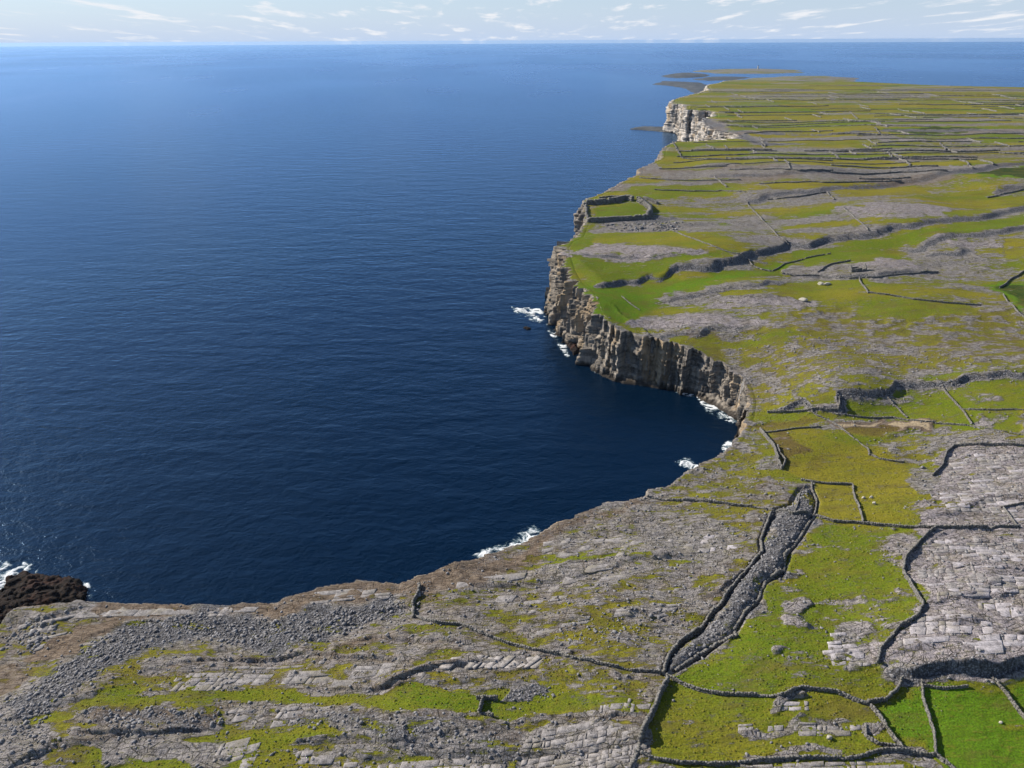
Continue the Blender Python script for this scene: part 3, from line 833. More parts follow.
cliff_strip('fort_cliff', coast[i_tip:i_inl + 1], buttress=1.4, seed=3, label='cliff edge below the stone fort')
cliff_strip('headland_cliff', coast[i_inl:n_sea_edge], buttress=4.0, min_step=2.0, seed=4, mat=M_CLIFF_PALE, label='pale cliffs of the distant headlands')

# ---------------------------------------------------------------- sea
sr = np.concatenate([[1.0], np.geomspace(60, 62000, 60)])
sa = np.radians(np.arange(0, 360, 3.0))
SV = np.stack([sr[:, None] * np.sin(sa)[None], sr[:, None] * np.cos(sa)[None], np.zeros((len(sr), len(sa)))], -1)
nb = len(sa)
base = np.arange(len(sr))[:, None] * nb
j = np.arange(nb); jn = (j + 1) % nb
q = np.stack([base[:-1] + jn, base[:-1] + j, base[1:] + j, base[1:] + jn], -1).reshape(-1, 4)
sea = mesh_obj('sea', SV.reshape(-1, 3), q[:, ::-1], M_SEA, smooth=True)
tag(sea, 'deep blue open sea filling the bay', None, kind='structure')

# ---------------------------------------------------------------- white water
def foam(poly_px, density, seed, cellm=.5, name='surf', label='', streak_dir=None):
    w = [tuple(map(float, at_z(p[0], p[1], 0.0))) for p in poly_px]
    xs, ys = zip(*w)
    cellm = max(cellm, np.hypot(np.mean(xs), np.mean(ys)) * .0011)
    gx, gy = np.meshgrid(np.arange(min(xs), max(xs), cellm), np.arange(min(ys), max(ys), cellm))
    ins = inside(w, gx, gy); dd, _, _ = seg_dist(w, gx, gy, True)
    sd = np.where(ins, dd, -dd)
    size = max(2.0, math.sqrt((max(xs) - min(xs)) * (max(ys) - min(ys))) * .16)
    wx = gx + (fbm(gx / 6, gy / 6, 3, seed + 9) - .5) * 9; wy = gy + (fbm(gx / 6, gy / 6, 3, seed + 19) - .5) * 9
    lace = 1 - np.abs(fbm(wx / 6, wy / 4, 3, seed) - .5) * 9
    lace2 = 1 - np.abs(fbm(wx / 2.5, wy / 2.0, 3, seed + 2) - .5) * 7
    patch = fbm(wx / 11, wy / 7, 3, seed + 5)
    val = .34 * lace + .22 * lace2 + 1.5 * (patch - .5) + .15 + np.clip(sd / size, 0, 1) * .35 - .35 * sstep(1.2, 0, sd)
    keep = (val > 1 - density - .35) & ins
    zz_ = .05 + np.clip(val - (1 - density), 0, 1) * .7
    ny, nx = gx.shape
    idx = np.arange(ny * nx).reshape(ny, nx)
    k = keep[:-1, :-1]
    q = np.stack([idx[:-1, :-1][k], idx[:-1, 1:][k], idx[1:, 1:][k], idx[1:, :-1][k]], -1)
    if not len(q): return
    used, inv = np.unique(q, return_inverse=True)
    jit = (RNG.random((len(used), 2)) - .5) * cellm * .8
    V_ = np.stack([gx.ravel()[used] + jit[:, 0], gy.ravel()[used] + jit[:, 1], zz_.ravel()[used]], -1)
    o = mesh_obj(name, V_, inv.reshape(-1, 4), M_FOAM, smooth=True)
    aa = o.data.attributes.new('froth', 'FLOAT', 'POINT'); aa.data.foreach_set('value', (val - (1 - density)).ravel()[used].astype(np.float32))
    tag(o, label, 'surf', kind='stuff')
foam([(-30, 600), (-30, 558), (25, 561), (50, 568), (48, 577), (16, 580), (4, 600)], .60, 1, .35, label='white surf breaking over the dark rock shelf')
foam([(14, 574), (70, 574), (92, 584), (98, 606), (84, 600), (80, 580), (60, 580)], .30, 2, .35, label='thin foam at the end of the dark rock shelf')
foam([(510, 306), (540, 308), (548, 318), (540, 324), (515, 316)], .55, 3, label='white surf off the tip of the far cliff')
foam([(545, 322), (556, 330), (566, 342), (572, 358), (566, 358), (556, 345), (546, 330)], .60, 4, label='white surf along the foot of the cliff corner')
foam([(694, 394), (712, 402), (736, 412), (742, 424), (728, 425), (704, 412)], .62, 5, label='bright surf in the head of the bay below the tan cliff')
foam([(722, 440), (736, 440), (742, 450), (730, 458), (720, 450)], .60, 6, label='round surf patch against the near edge of the bay head')
foam([(672, 462), (688, 455), (706, 466), (704, 476), (680, 468)], .40, 7, label='faint foam streaks outside the bay head')
foam([(460, 562), (480, 548), (508, 540), (522, 534), (526, 524), (542, 528), (546, 540), (520, 552), (490, 562), (470, 568)], .42, 8, label='lacy foam under the low near cliff')
foam([(505, 540), (520, 528), (534, 524), (542, 532), (535, 545), (512, 552)], .50, 18, label='curl of white foam beside the low near cliff')
foam([(590, 366), (620, 378), (660, 384), (700, 396), (700, 400), (655, 388), (615, 382), (590, 371)], .45, 9, label='thin surf line under the dark middle of the cliff')

# ---------------------------------------------------------------- rocks in the sea, islands
def islet(name, poly_px, hgt, mat, label, res=1.0, seed=0, rough=.6, power=.5, wscale=8.0, dip=0.0, cat=None, kind='structure'):
    w = [tuple(map(float, at_z(p[0], p[1], 0.0))) for p in poly_px]
    xs, ys = zip(*w)
    nx = int((max(xs) - min(xs)) / res) + 3; ny = int((max(ys) - min(ys)) / res) + 3
    gx, gy = np.meshgrid(np.linspace(min(xs) - res, max(xs) + res, nx), np.linspace(min(ys) - res, max(ys) + res, ny))
    jx = gx + (fbm(gx / wscale, gy / wscale, 3, seed) - .5) * wscale * .8; jy = gy + (fbm(gx / wscale, gy / wscale, 3, seed + 4) - .5) * wscale * .8
    ins = inside(w, jx, jy); dd, _, _ = seg_dist(w, jx, jy, True)
    sd = np.where(ins, dd, -dd)
    m = max(sd.max(), .1)
    z = hgt * np.sign(sd) * np.abs(sd / m) ** power
    z = np.where(sd > 0, z * (1 - rough * .5 + rough * fbm(gx / wscale * 1.3, gy / wscale * 2.0, 4, seed + 8)), z * 1.0)
    z = z + np.where(sd > 0, (noise(gx / 1.6, gy / 1.2, seed + 3) - .5) * rough * min(1.2, hgt * .3), 0)
    if mat is M_WET and hgt < 6:
        zs = z / .8 + (noise(gx / 3, gy / 2, seed + 6) - .5) * 2; fz = zs - np.floor(zs)
        z = np.where(sd > 0, (np.floor(zs) + sstep(.55, 1, fz)) * .8 + (noise(gx / .8, gy / .7, seed + 7) - .5) * .45, z)
    z = np.maximum(z, -3)
    idx = np.arange(nx * ny).reshape(ny, nx)
    q = np.stack([idx[:-1, :-1], idx[:-1, 1:], idx[1:, 1:], idx[1:, :-1]], -1).reshape(-1, 4)
    o = mesh_obj(name, np.stack([gx, gy, z], -1).reshape(-1, 3), q, mat)
    if mat is M_GROUND:
        cv = np.zeros((nx * ny, 4), np.float32); cv[:, 0] = (fbm(gx / 60, gy / 60, 3, 3).ravel() - .1); cv[:, 1] = .2; cv[:, 3] = .2
        aa = o.data.attributes.new('cover', 'FLOAT_COLOR', 'POINT'); aa.data.foreach_set('color', cv.ravel())
    return tag(o, label, cat, kind=kind)
islet('rock_shelf', [(-120, 690), (-60, 612), (-10, 600), (6, 588), (10, 578), (22, 573), (46, 577), (68, 576), (82, 580), (88, 594), (84, 604), (96, 620), (60, 650), (0, 680)], 4.2, M_WET, 'black wet rock shelf at the left edge of the shore', .45, 31, 1.0, .35, 6)
islet('sea_rock', [(523, 328), (526, 326), (530, 326.5), (531, 329), (526, 330)], 1.0, M_WET, 'dark rock awash off the cliff tip', .6, 32, .8, .5, 4)
islet('rock_ledge', [(592, 362), (625, 374), (660, 379), (700, 388), (704, 396), (672, 389), (640, 386), (612, 381), (590, 369)], 3.4, M_CLIFF, 'tan rock ledge at the foot of the cliff', .7, 33, .8, .4, 6)
islet('rock_ledge', [(696, 388), (722, 396), (742, 412), (744, 424), (726, 414), (706, 404), (694, 396)], 4.2, M_CLIFF, 'broken tan rocks at the head of the bay', .6, 34, 1.0, .5, 6)
islet('sea_rock', [(566, 338), (574, 340), (580, 352), (574, 356), (568, 348)], 2.5, M_WET, 'dark wet rocks under the cliff corner', .6, 35, .9, .5, 4)
islet('rock_spit', [(630, 129.4), (640, 127), (656, 127.5), (672, 126), (690, 130), (690, 134), (668, 132), (645, 130.6)], 6, M_FARROCK, 'low dark rock spit running out from the distant headland', 5, 36, .6, .6, 30)
islet('rock_spit', [(654, 84.5), (662, 81), (680, 82.5), (700, 83), (709, 86), (709, 97), (698, 95), (684, 88), (668, 86)], 9, M_FARROCK, 'dark low rock spit below the farthest white cliff', 14, 37, .8, .6, 60)
islet('island', [(662, 77), (672, 74), (690, 73.3), (705, 75), (704, 77), (680, 78)], 12, M_FARROCK, 'low dark island lying off the far end of land', 30, 38, .5, .6, 150)
islet('island', [(690, 79.3), (720, 76.5), (745, 77.5), (742, 80), (712, 81)], 7, M_FARROCK, 'thin dark skerry between two far islands', 30, 39, .5, .6, 150)
islet('island', [(690, 71.5), (720, 69.6), (760, 69), (795, 70.2), (800, 73), (760, 74), (720, 73.4)], 14, M_GROUND, 'long pale island near the horizon', 50, 40, .4, .6, 200)
islet('island', [(750, 79), (790, 76.5), (830, 76.6), (860, 79), (850, 82), (780, 83)], 14, M_GROUND, 'low island behind the end of the plateau', 40, 41, .4, .6, 200)

# ---------------------------------------------------------------- stone builders
BOXF = np.array([[0, 3, 2, 1], [4, 5, 6, 7], [0, 1, 5, 4], [1, 2, 6, 5], [2, 3, 7, 6], [3, 0, 4, 7]])
UNIT = np.array([[-1, -1, -1], [1, -1, -1], [1, 1, -1], [-1, 1, -1], [-1, -1, 1], [1, -1, 1], [1, 1, 1], [-1, 1, 1]], float) * .5
def boxes(cen, size, ang, jit=.12, tilt=0.0):
    """rough blocks: centres (n,3), sizes (n,3), bearing (n); returns verts, quads"""
    n = len(cen)
    v = UNIT[None] * size[:, None, :]
    v = v + (RNG.random((n, 8, 3)) - .5) * 2 * jit * size[:, None, :]
    if tilt:
        v[:, :, 2] += v[:, :, 0] * ((RNG.random(n) - .5) * 2 * tilt)[:, None] + v[:, :, 1] * ((RNG.random(n) - .5) * 2 * tilt)[:, None]
    c, s = np.cos(ang)[:, None], np.sin(ang)[:, None]
    x = v[:, :, 0] * c - v[:, :, 1] * s; y = v[:, :, 0] * s + v[:, :, 1] * c
    v = np.stack([x, y, v[:, :, 2]], -1) + cen[:, None, :]
    f = BOXF[None] + (np.arange(n) * 8)[:, None, None]
    return v.reshape(-1, 3), f.reshape(-1, 4)
_t = (1 + 5 ** .5) / 2
ICO = np.array([(-1, _t, 0), (1, _t, 0), (-1, -_t, 0), (1, -_t, 0), (0, -1, _t), (0, 1, _t), (0, -1, -_t), (0, 1, -_t), (_t, 0, -1), (_t, 0, 1), (-_t, 0, -1), (-_t, 0, 1)]) / math.hypot(1, _t)
ICOF = np.array([(0, 11, 5), (0, 5, 1), (0, 1, 7), (0, 7, 10), (0, 10, 11), (1, 5, 9), (5, 11, 4), (11, 10, 2), (10, 7, 6), (7, 1, 8), (3, 9, 4), (3, 4, 2), (3, 2, 6), (3, 6, 8), (3, 8, 9), (4, 9, 5), (2, 4, 11), (6, 2, 10), (8, 6, 7), (9, 8, 1)])
def stones(cen, rad):
    n = len(cen)
    v = ICO[None] * (1 + (RNG.random((n, 12, 1)) - .5) * .7)
    sc = np.stack([.8 + .7 * RNG.random(n), .6 + .5 * RNG.random(n), .45 + .4 * RNG.random(n)], -1)
    v = v * sc[:, None] * rad[:, None, None]
    a = RNG.random(n) * 6.283; c, s = np.cos(a)[:, None], np.sin(a)[:, None]
    x = v[:, :, 0] * c - v[:, :, 1] * s; y = v[:, :, 0] * s + v[:, :, 1] * c
    v = np.stack([x, y, v[:, :, 2]], -1) + cen[:, None]
    return v.reshape(-1, 3), (ICOF[None] + (np.arange(n) * 12)[:, None, None]).reshape(-1, 3)
def resample(w, step):
    w = np.asarray(w, float)
    L = np.concatenate([[0], np.cumsum(np.hypot(*np.diff(w, axis=0).T))])
    n = max(2, int(L[-1] / step) + 1)
    s = np.linspace(0, L[-1], n)
    p = np.stack([np.interp(s, L, w[:, 0]), np.interp(s, L, w[:, 1])], -1)
    t = np.gradient(p, axis=0)
    return p, np.arctan2(t[:, 1], t[:, 0]), s
def wall_mesh(name, w, height, thick, mat=None, parent=None, wob=.35, collapse=True, origin=None, skip=None, top=None, slen=None, courses=None, rough=.22):
    w = np.asarray(w, float)
    dm = np.hypot(*w.mean(0))
    slen = slen or max(.75, dm * .0016)
    p, a, s = resample(w, slen)
    nrm = np.stack([-np.sin(a), np.cos(a)], -1)
    p = p + nrm * ((noise(s / 6, s * 0, 77) - .5) * 2 * wob)[:, None]
    gz = ground_z(p[:, 0], p[:, 1])
    courses = courses or max(1, int(round(height / max(.42, dm * .0011))))
    hh = height * (.62 + .62 * fbm(s / 4, s * 0 + height, 3, 78)) * (1 - (.75 if collapse else 0) * sstep(.80, .88, noise(s / 7, s * 0 + w[0, 0], 79)))
    if top is not None: hh = top(s / s[-1]) * np.ones_like(s)
    cen, size, ang = [], [], []
    ch = height / courses
    for k in range(courses + 1):
        zc = (k - .5) * ch      # the lowest course is bedded in the ground
        m = (zc - ch * .2 < hh) & (RNG.random(len(s)) > (.03 if collapse else -1))
        if skip is not None: m &= ~skip(s / s[-1], zc)
        n = m.sum()
        if not n: continue
        th = thick * (1.15 - .3 * max(0, k) / courses)
        off = (RNG.random(n) - .5) * thick * .30
        sh = (RNG.random(n) - .5) * slen * .3
        cen.append(np.stack([p[m, 0] + nrm[m, 0] * off + np.cos(a[m]) * sh, p[m, 1] + nrm[m, 1] * off + np.sin(a[m]) * sh, gz[m] + zc + ch * .5 * (RNG.random(n) - .5) * .3], -1))
        size.append(np.stack([slen * (1.02 + .25 * RNG.random(n)), th * (.8 + .4 * RNG.random(n)), ch * (1.05 + .25 * RNG.random(n))], -1))
        ang.append(a[m] + (RNG.random(n) - .5) * .25)
    cen = np.concatenate(cen); size = np.concatenate(size); ang = np.concatenate(ang)
    if origin is None and parent is None:
        origin = np.array([p[len(p) // 2, 0], p[len(p) // 2, 1], gz[len(p) // 2]])
    v, f = boxes(cen, size, ang, rough)
    o = mesh_obj(name, v - (origin if origin is not None else 0), f, mat or M_WALL, parent)
    if parent is None: o.location = origin
    return o

# ---------------------------------------------------------------- limestone slabs
SLABS = []
def slab_zone(poly_px, along, across, rotn, gap=.09, keep=.92, proud=(.05, .22), shear=.3, dip=.03):
    w = hits(poly_px); wa = np.array(w); c = wa.mean(0)
    cr_, sr_ = math.cos(rotn), math.sin(rotn)
    loc = (wa - c) @ np.array([[cr_, -sr_], [sr_, cr_]])
    y = loc[:, 1].min(); cuts = []; left = 0
    while y < loc[:, 1].max():
        dy = across * random.uniform(.55, 1.5)
        if left <= 0:
            left = random.randint(2, 6); cuts = []
            x = loc[:, 0].min() - 12 - random.random() * along
            while x < loc[:, 0].max() + 12:
                cuts.append(x); x += along * random.choice((.4, .7, 1.0, 1.0, 1.6)) * random.uniform(.8, 1.25)
            y_ref = y
        left -= 1
        row_cuts = [cuts[0]] + [c_ + random.uniform(-.12, .12) for c_ in cuts[1:-1] if random.random() > .18] + [cuts[-1]]
        for x, xn in zip(row_cuts[:-1], row_cuts[1:]):
            dx = xn - x
            sh = (y - y_ref) * shear
            x = x + sh
            lx, ly = x + dx / 2, y + dy / 2
            wx, wy = c[0] + lx * cr_ - ly * sr_, c[1] + lx * sr_ + ly * cr_
            if dx > .4 and random.random() < keep and inside(w, np.array([wx]), np.array([wy]))[0]:
                bl = noise(np.array([wx / 7]), np.array([wy / 4.0]), 333)[0]
                if bl > .34:
                    g = gap * random.uniform(.5, 1.8)
                    pts = []
                    for (qx, qy) in ((x + g, y + g), (x + dx - g, y + g), (x + dx - g, y + dy - g), (x + g, y + dy - g)):
                        qx += random.uniform(-.08, .08) * min(dx, 2.5) + (qy - y) * shear; qy += random.uniform(-.10, .10) * dy
                        pts.append((c[0] + qx * cr_ - qy * sr_, c[1] + qx * sr_ + qy * cr_))
                    SLABS.append((math.hypot(wx, wy), dx * dy, (wx, wy), pts, random.uniform(*proud), random.uniform(-dip, dip), random.uniform(-dip, dip)))
        y += dy
slab_zone([(876, 671), (892, 640), (1040, 632), (1040, 656), (1008, 665), (960, 672)], 4.6, 3.4, .02, shear=.5, proud=(.08, .30))
slab_zone([(916, 610), (1040, 602), (1040, 630), (896, 637)], 4.0, 2.6, -.03, shear=.45)
slab_zone([(932, 540), (1040, 534), (1040, 598), (926, 603), (912, 572)], 3.4, 1.7, -.04, shear=.35)
slab_zone([(950, 455), (1040, 452), (1040, 522), (940, 520)], 3.4, 1.8, .05, keep=.7)
slab_zone([(516, 775), (524, 742), (560, 722), (600, 724), (644, 733), (632, 775)], 2.3, 1.7, .12, shear=.35, proud=(.08, .30))
slab_zone([(586, 716), (592, 700), (650, 702), (646, 714)], 2.6, 1.5, .05)
slab_zone([(232, 664), (300, 657), (420, 668), (430, 686), (300, 690), (240, 682)], 5.5, 2.0, -.02, keep=.6)
slab_zone([(436, 656), (540, 652), (532, 668), (440, 670)], 2.4, 3.6, .0, shear=.9)
slab_zone([(292, 752), (430, 754), (500, 768), (480, 790), (300, 790)], 4.0, 1.8, .02, keep=.85)
slab_zone([(540, 568), (740, 566), (716, 604), (640, 640), (520, 640), (500, 600)], 5.5, 2.8, .10, keep=.34, shear=.6, proud=(.03, .14))
slab_zone([(560, 540), (720, 530), (740, 555), (560, 562)], 5.0, 2.6, .05, keep=.34, shear=.5, proud=(.03, .14))
slab_zone([(150, 692), (170, 676), (240, 672), (240, 690)], 4.5, 2.0, 0)
slab_zone([(220, 712), (290, 705), (330, 720), (250, 728)], 4.0, 2.0, 0)
slab_zone([(200, 765), (225, 735), (262, 740), (250, 768)], 4.5, 2.6, .3)
slab_zone([(760, 764), (890, 758), (890, 790), (740, 790)], 3.0, 1.7, .03)
slab_zone([(766, 702), (812, 702), (812, 711), (770, 711)], 2.6, 1.4, 0)
slab_zone([(740, 724), (860, 724), (860, 736), (740, 736)], 3.0, 1.4, 0, keep=.7)
slab_zone([(824, 630), (874, 632), (880, 672), (830, 664)], 3.0, 2.0, .05, keep=.75)
slab_zone([(77, 612), (92, 605), (190, 608), (260, 608), (240, 616), (110, 616)], 8.0, 3.0, -.02, shear=.3, proud=(.08, .30))
slab_zone([(270, 608), (345, 588), (400, 589), (380, 600), (300, 612)], 6.0, 2.6, .15, keep=.8, proud=(.05, .2))
slab_zone([(20, 640), (24, 618), (64, 610), (70, 628), (40, 650)], 4.0, 2.0, .35, keep=.8, proud=(.08, .30))
slab_zone([(420, 594), (500, 562), (580, 525), (600, 530), (540, 562), (460, 596)], 7.0, 3.0, .2, keep=.3, proud=(.03, .14))
def slab_mesh(rec):
    d, ar, (wx, wy), pts, pr, tx, ty = rec
    P = np.array(pts)
    gz = ground_z(P[:, 0], P[:, 1]); zc = float(ground_z(wx, wy)); zm = .5 * zc + .5 * float(gz.mean())
    tz = zm + pr + (P[:, 0] - wx) * tx + (P[:, 1] - wy) * ty + RNG.uniform(-.04, .04, 4) + (gz - gz.mean()) * .6
    bz = np.minimum(gz, tz - .2) - .5
    ins_ = np.array([wx, wy]) + (P - [wx, wy]) * .93
    v = np.concatenate([np.c_[P, bz], np.c_[P, tz - .08], np.c_[ins_, tz]])
    return v
SLF = [[0, 1, 5, 4], [1, 2, 6, 5], [2, 3, 7, 6], [3, 0, 4, 7], [4, 5, 9, 8], [5, 6, 10, 9], [6, 7, 11, 10], [7, 4, 8, 11], [8, 9, 10, 11]]
def in_view(x, y, z):
    p = np.array([x, y, z - CAM_H]) @ CROT
    return p[2] < 0 and abs(p[0] / -p[2] * FPX) < 520 and abs(p[1] / -p[2] * FPX) < 392
def level(r):
    z_ = ground_z(np.array([p[0] for p in r[3]]), np.array([p[1] for p in r[3]]))
    return z_.max() - z_.min() < .28 * math.sqrt(r[1]) + .3
SLABS = [r for r in SLABS if level(r)]
SLABS.sort(key=lambda r: -(math.sqrt(r[1]) / math.hypot(r[0], 180)) - (0 if not in_view(r[2][0], r[2][1], 25) else 1))
single, rest = SLABS[:290], SLABS[290:]
for rec in single:
    v = slab_mesh(rec)
    org = np.array([rec[2][0], rec[2][1], v[4:, 2].mean()])
    o = mesh_obj('limestone_slab', v - org, SLF, M_SLAB_PALE if rec[2][0] > 75 and rec[2][1] > 165 else M_SLAB, ground)
    o.location = org
vs_, fs_ = [], []
for i, rec in enumerate(rest):
    vs_.append(slab_mesh(rec)); fs_.append(np.array(SLF) + i * 12)
if vs_:
    o = mesh_obj('limestone_pavement', np.concatenate(vs_), np.concatenate(fs_), M_SLAB, ground)
    o['kind'] = 'stuff'

# ---------------------------------------------------------------- rubble
RC, RR = [], []
def rubble_zone(poly_px, dens, r0, r1, lift=.0):
    w = np.array(hits(poly_px)); x0, y0 = w.min(0); x1, y1 = w.max(0)
    n = int((x1 - x0) * (y1 - y0) * dens)
    q = RNG.random((n, 2)) * [x1 - x0, y1 - y0] + [x0, y0]
    wl_ = [tuple(p) for p in w]
    q = q[inside(wl_, q[:, 0], q[:, 1])]
    de, _, _ = seg_dist(wl_, q[:, 0], q[:, 1], True)
    q = q[de / 3.0 + (fbm(q[:, 0] / 5, q[:, 1] / 5, 3, 444) - .5) * 2.6 > RNG.random(len(q)) * .9 - .1]
    r = r0 + (r1 - r0) * RNG.random(len(q)) ** 4
    RC.append(np.c_[q, ground_z(q[:, 0], q[:, 1]) + r * .15 + RNG.random(len(q)) * lift]); RR.append(r)
STORM = [(62, 664), (95, 642), (125, 622), (190, 614), (260, 618), (330, 610), (405, 596), (414, 616), (370, 622), (330, 642), (250, 648), (190, 636), (150, 648), (110, 666), (60, 700), (15, 722), (20, 700)]
rubble_zone(STORM, 1.5, .15, .8, .15)
rubble_zone(GULLY, .8, .14, .7, .1)
rubble_zone([(290, 714), (400, 718), (500, 722), (528, 724), (524, 755), (500, 768), (440, 760), (330, 735), (270, 722)], .38, .15, .75, .05)
rubble_zone([(80, 712), (160, 706), (220, 712), (226, 726), (150, 730), (90, 728)], .7, .25, .9)
rubble_zone([(500, 692), (540, 688), (560, 694), (530, 703), (500, 700)], .7, .25, .8)
rubble_zone([(-20, 700), (20, 690), (60, 700), (40, 775), (-20, 775)], .5, .25, .9)
rubble_zone([(600, 224), (648, 222), (690, 222), (680, 230), (640, 232), (605, 230)], .10, .6, 1.6, .3)
rubble_zone([(0, 628), (64, 610), (60, 630), (30, 656), (0, 650)], .5, .4, 1.2)
rubble_zone([(418, 584), (432, 580), (420, 610), (408, 612)], 1.5, .3, 1.0, .4)
rubble_zone([(560, 620), (660, 600), (720, 600), (690, 630), (640, 650), (560, 650)], .35, .25, .7)
# loose stones over the bare ground
n = 90000
qa = np.radians(RNG.uniform(-40, 40, n)); qd = np.sqrt(RNG.uniform(95 ** 2, 480 ** 2, n))
qx, qy = np.sin(qa) * qd, np.cos(qa) * qd
m = inside(coast, qx, qy); qx, qy, qd = qx[m], qy[m], qd[m]
aj = np.clip(((np.arctan2(qx, qy) - az[0]) / (az[1] - az[0])).round().astype(int), 0, NA - 1)
ai = np.clip(np.interp(qd, rows, np.arange(NR)).round().astype(int), 0, NR - 1)
cv = GC[ai, aj]
pr = np.clip(.16 + .30 * (1 - cv[:, 0]) + .5 * cv[:, 2], .015, 1) * np.where(cv[:, 0] > .85, .10, 1) * np.where(cv[:, 3] > .7, .2, 1)
m = RNG.random(len(qx)) < pr * .75
qx, qy = qx[m], qy[m]
r = .14 + .5 * RNG.random(len(qx)) ** 3
RC.append(np.c_[qx, qy, ground_z(qx, qy) + r * .2]); RR.append(r)
v, f = stones(np.concatenate(RC), np.concatenate(RR))
rub_o = mesh_obj('loose_rubble', v, f, M_RUBBLE)
tag(rub_o, 'loose grey stones and storm-beach boulders over the near ground', 'rubble', kind='stuff')

# ---------------------------------------------------------------- tussocks in the turf
n = 420000
qa = np.radians(RNG.uniform(-38, 37, n)); qd = np.sqrt(RNG.uniform(100 ** 2, 400 ** 2, n))
qx, qy = np.sin(qa) * qd, np.cos(qa) * qd
m = inside(coast, qx, qy); qx, qy, qd = qx[m], qy[m], qd[m]
aj = np.clip(((np.arctan2(qx, qy) - az[0]) / (az[1] - az[0])).round().astype(int), 0, NA - 1)
ai = np.clip(np.interp(qd, rows, np.arange(NR)).round().astype(int), 0, NR - 1)
cv = GC[ai, aj]
m = (cv[:, 0] > .55) & (RNG.random(len(qx)) < .25 + .9 * fbm(qx / 5, qy / 5, 3, 555) ** 2) & (RNG.random(len(qx)) < .55)
qx, qy, cv = qx[m], qy[m], cv[m]
n = len(qx)
rr = .16 + .40 * RNG.random(n) ** 2.2; hh_ = rr * (.35 + .65 * RNG.random(n))
ang = RNG.random((n, 1)) * 6.28 + np.arange(5)[None] * 1.2566
rad = rr[:, None] * (.65 + .7 * RNG.random((n, 5)))
gz = ground_z(qx, qy)
vx = np.concatenate([qx[:, None] + np.cos(ang) * rad, (qx + (RNG.random(n) - .5) * rr)[:, None]], 1)
vy = np.concatenate([qy[:, None] + np.sin(ang) * rad, (qy + (RNG.random(n) - .5) * rr)[:, None]], 1)
vz_ = np.concatenate([np.repeat(gz[:, None] - .06, 5, 1), (gz + hh_)[:, None]], 1)
tv = np.stack([vx, vy, vz_], -1).reshape(-1, 3)
tf = (np.array([[k, (k + 1) % 5, 5] for k in range(5)])[None] + (np.arange(n) * 6)[:, None, None]).reshape(-1, 3)
tuss = mesh_obj('grass_tussocks', tv, tf, M_GROUND)
tcv = cv.copy(); tcv[:, 0] = 1.6; tcv[:, 1] = np.minimum(tcv[:, 1], 1.25) + (RNG.random(n) - .5) * .8; tcv[:, 3] += (RNG.random(n) - .5) * .7
aa = tuss.data.attributes.new('cover', 'FLOAT_COLOR', 'POINT'); aa.data.foreach_set('color', np.repeat(tcv, 6, 0).astype(np.float32).ravel())
tag(tuss, 'low grass tussocks over the near fields', 'grass', kind='stuff')
print('TRIS ground', len(quads) * 2, 'tussocks', len(tf), 'slabs', len(SLABS), 'stones', sum(map(len, RR)))

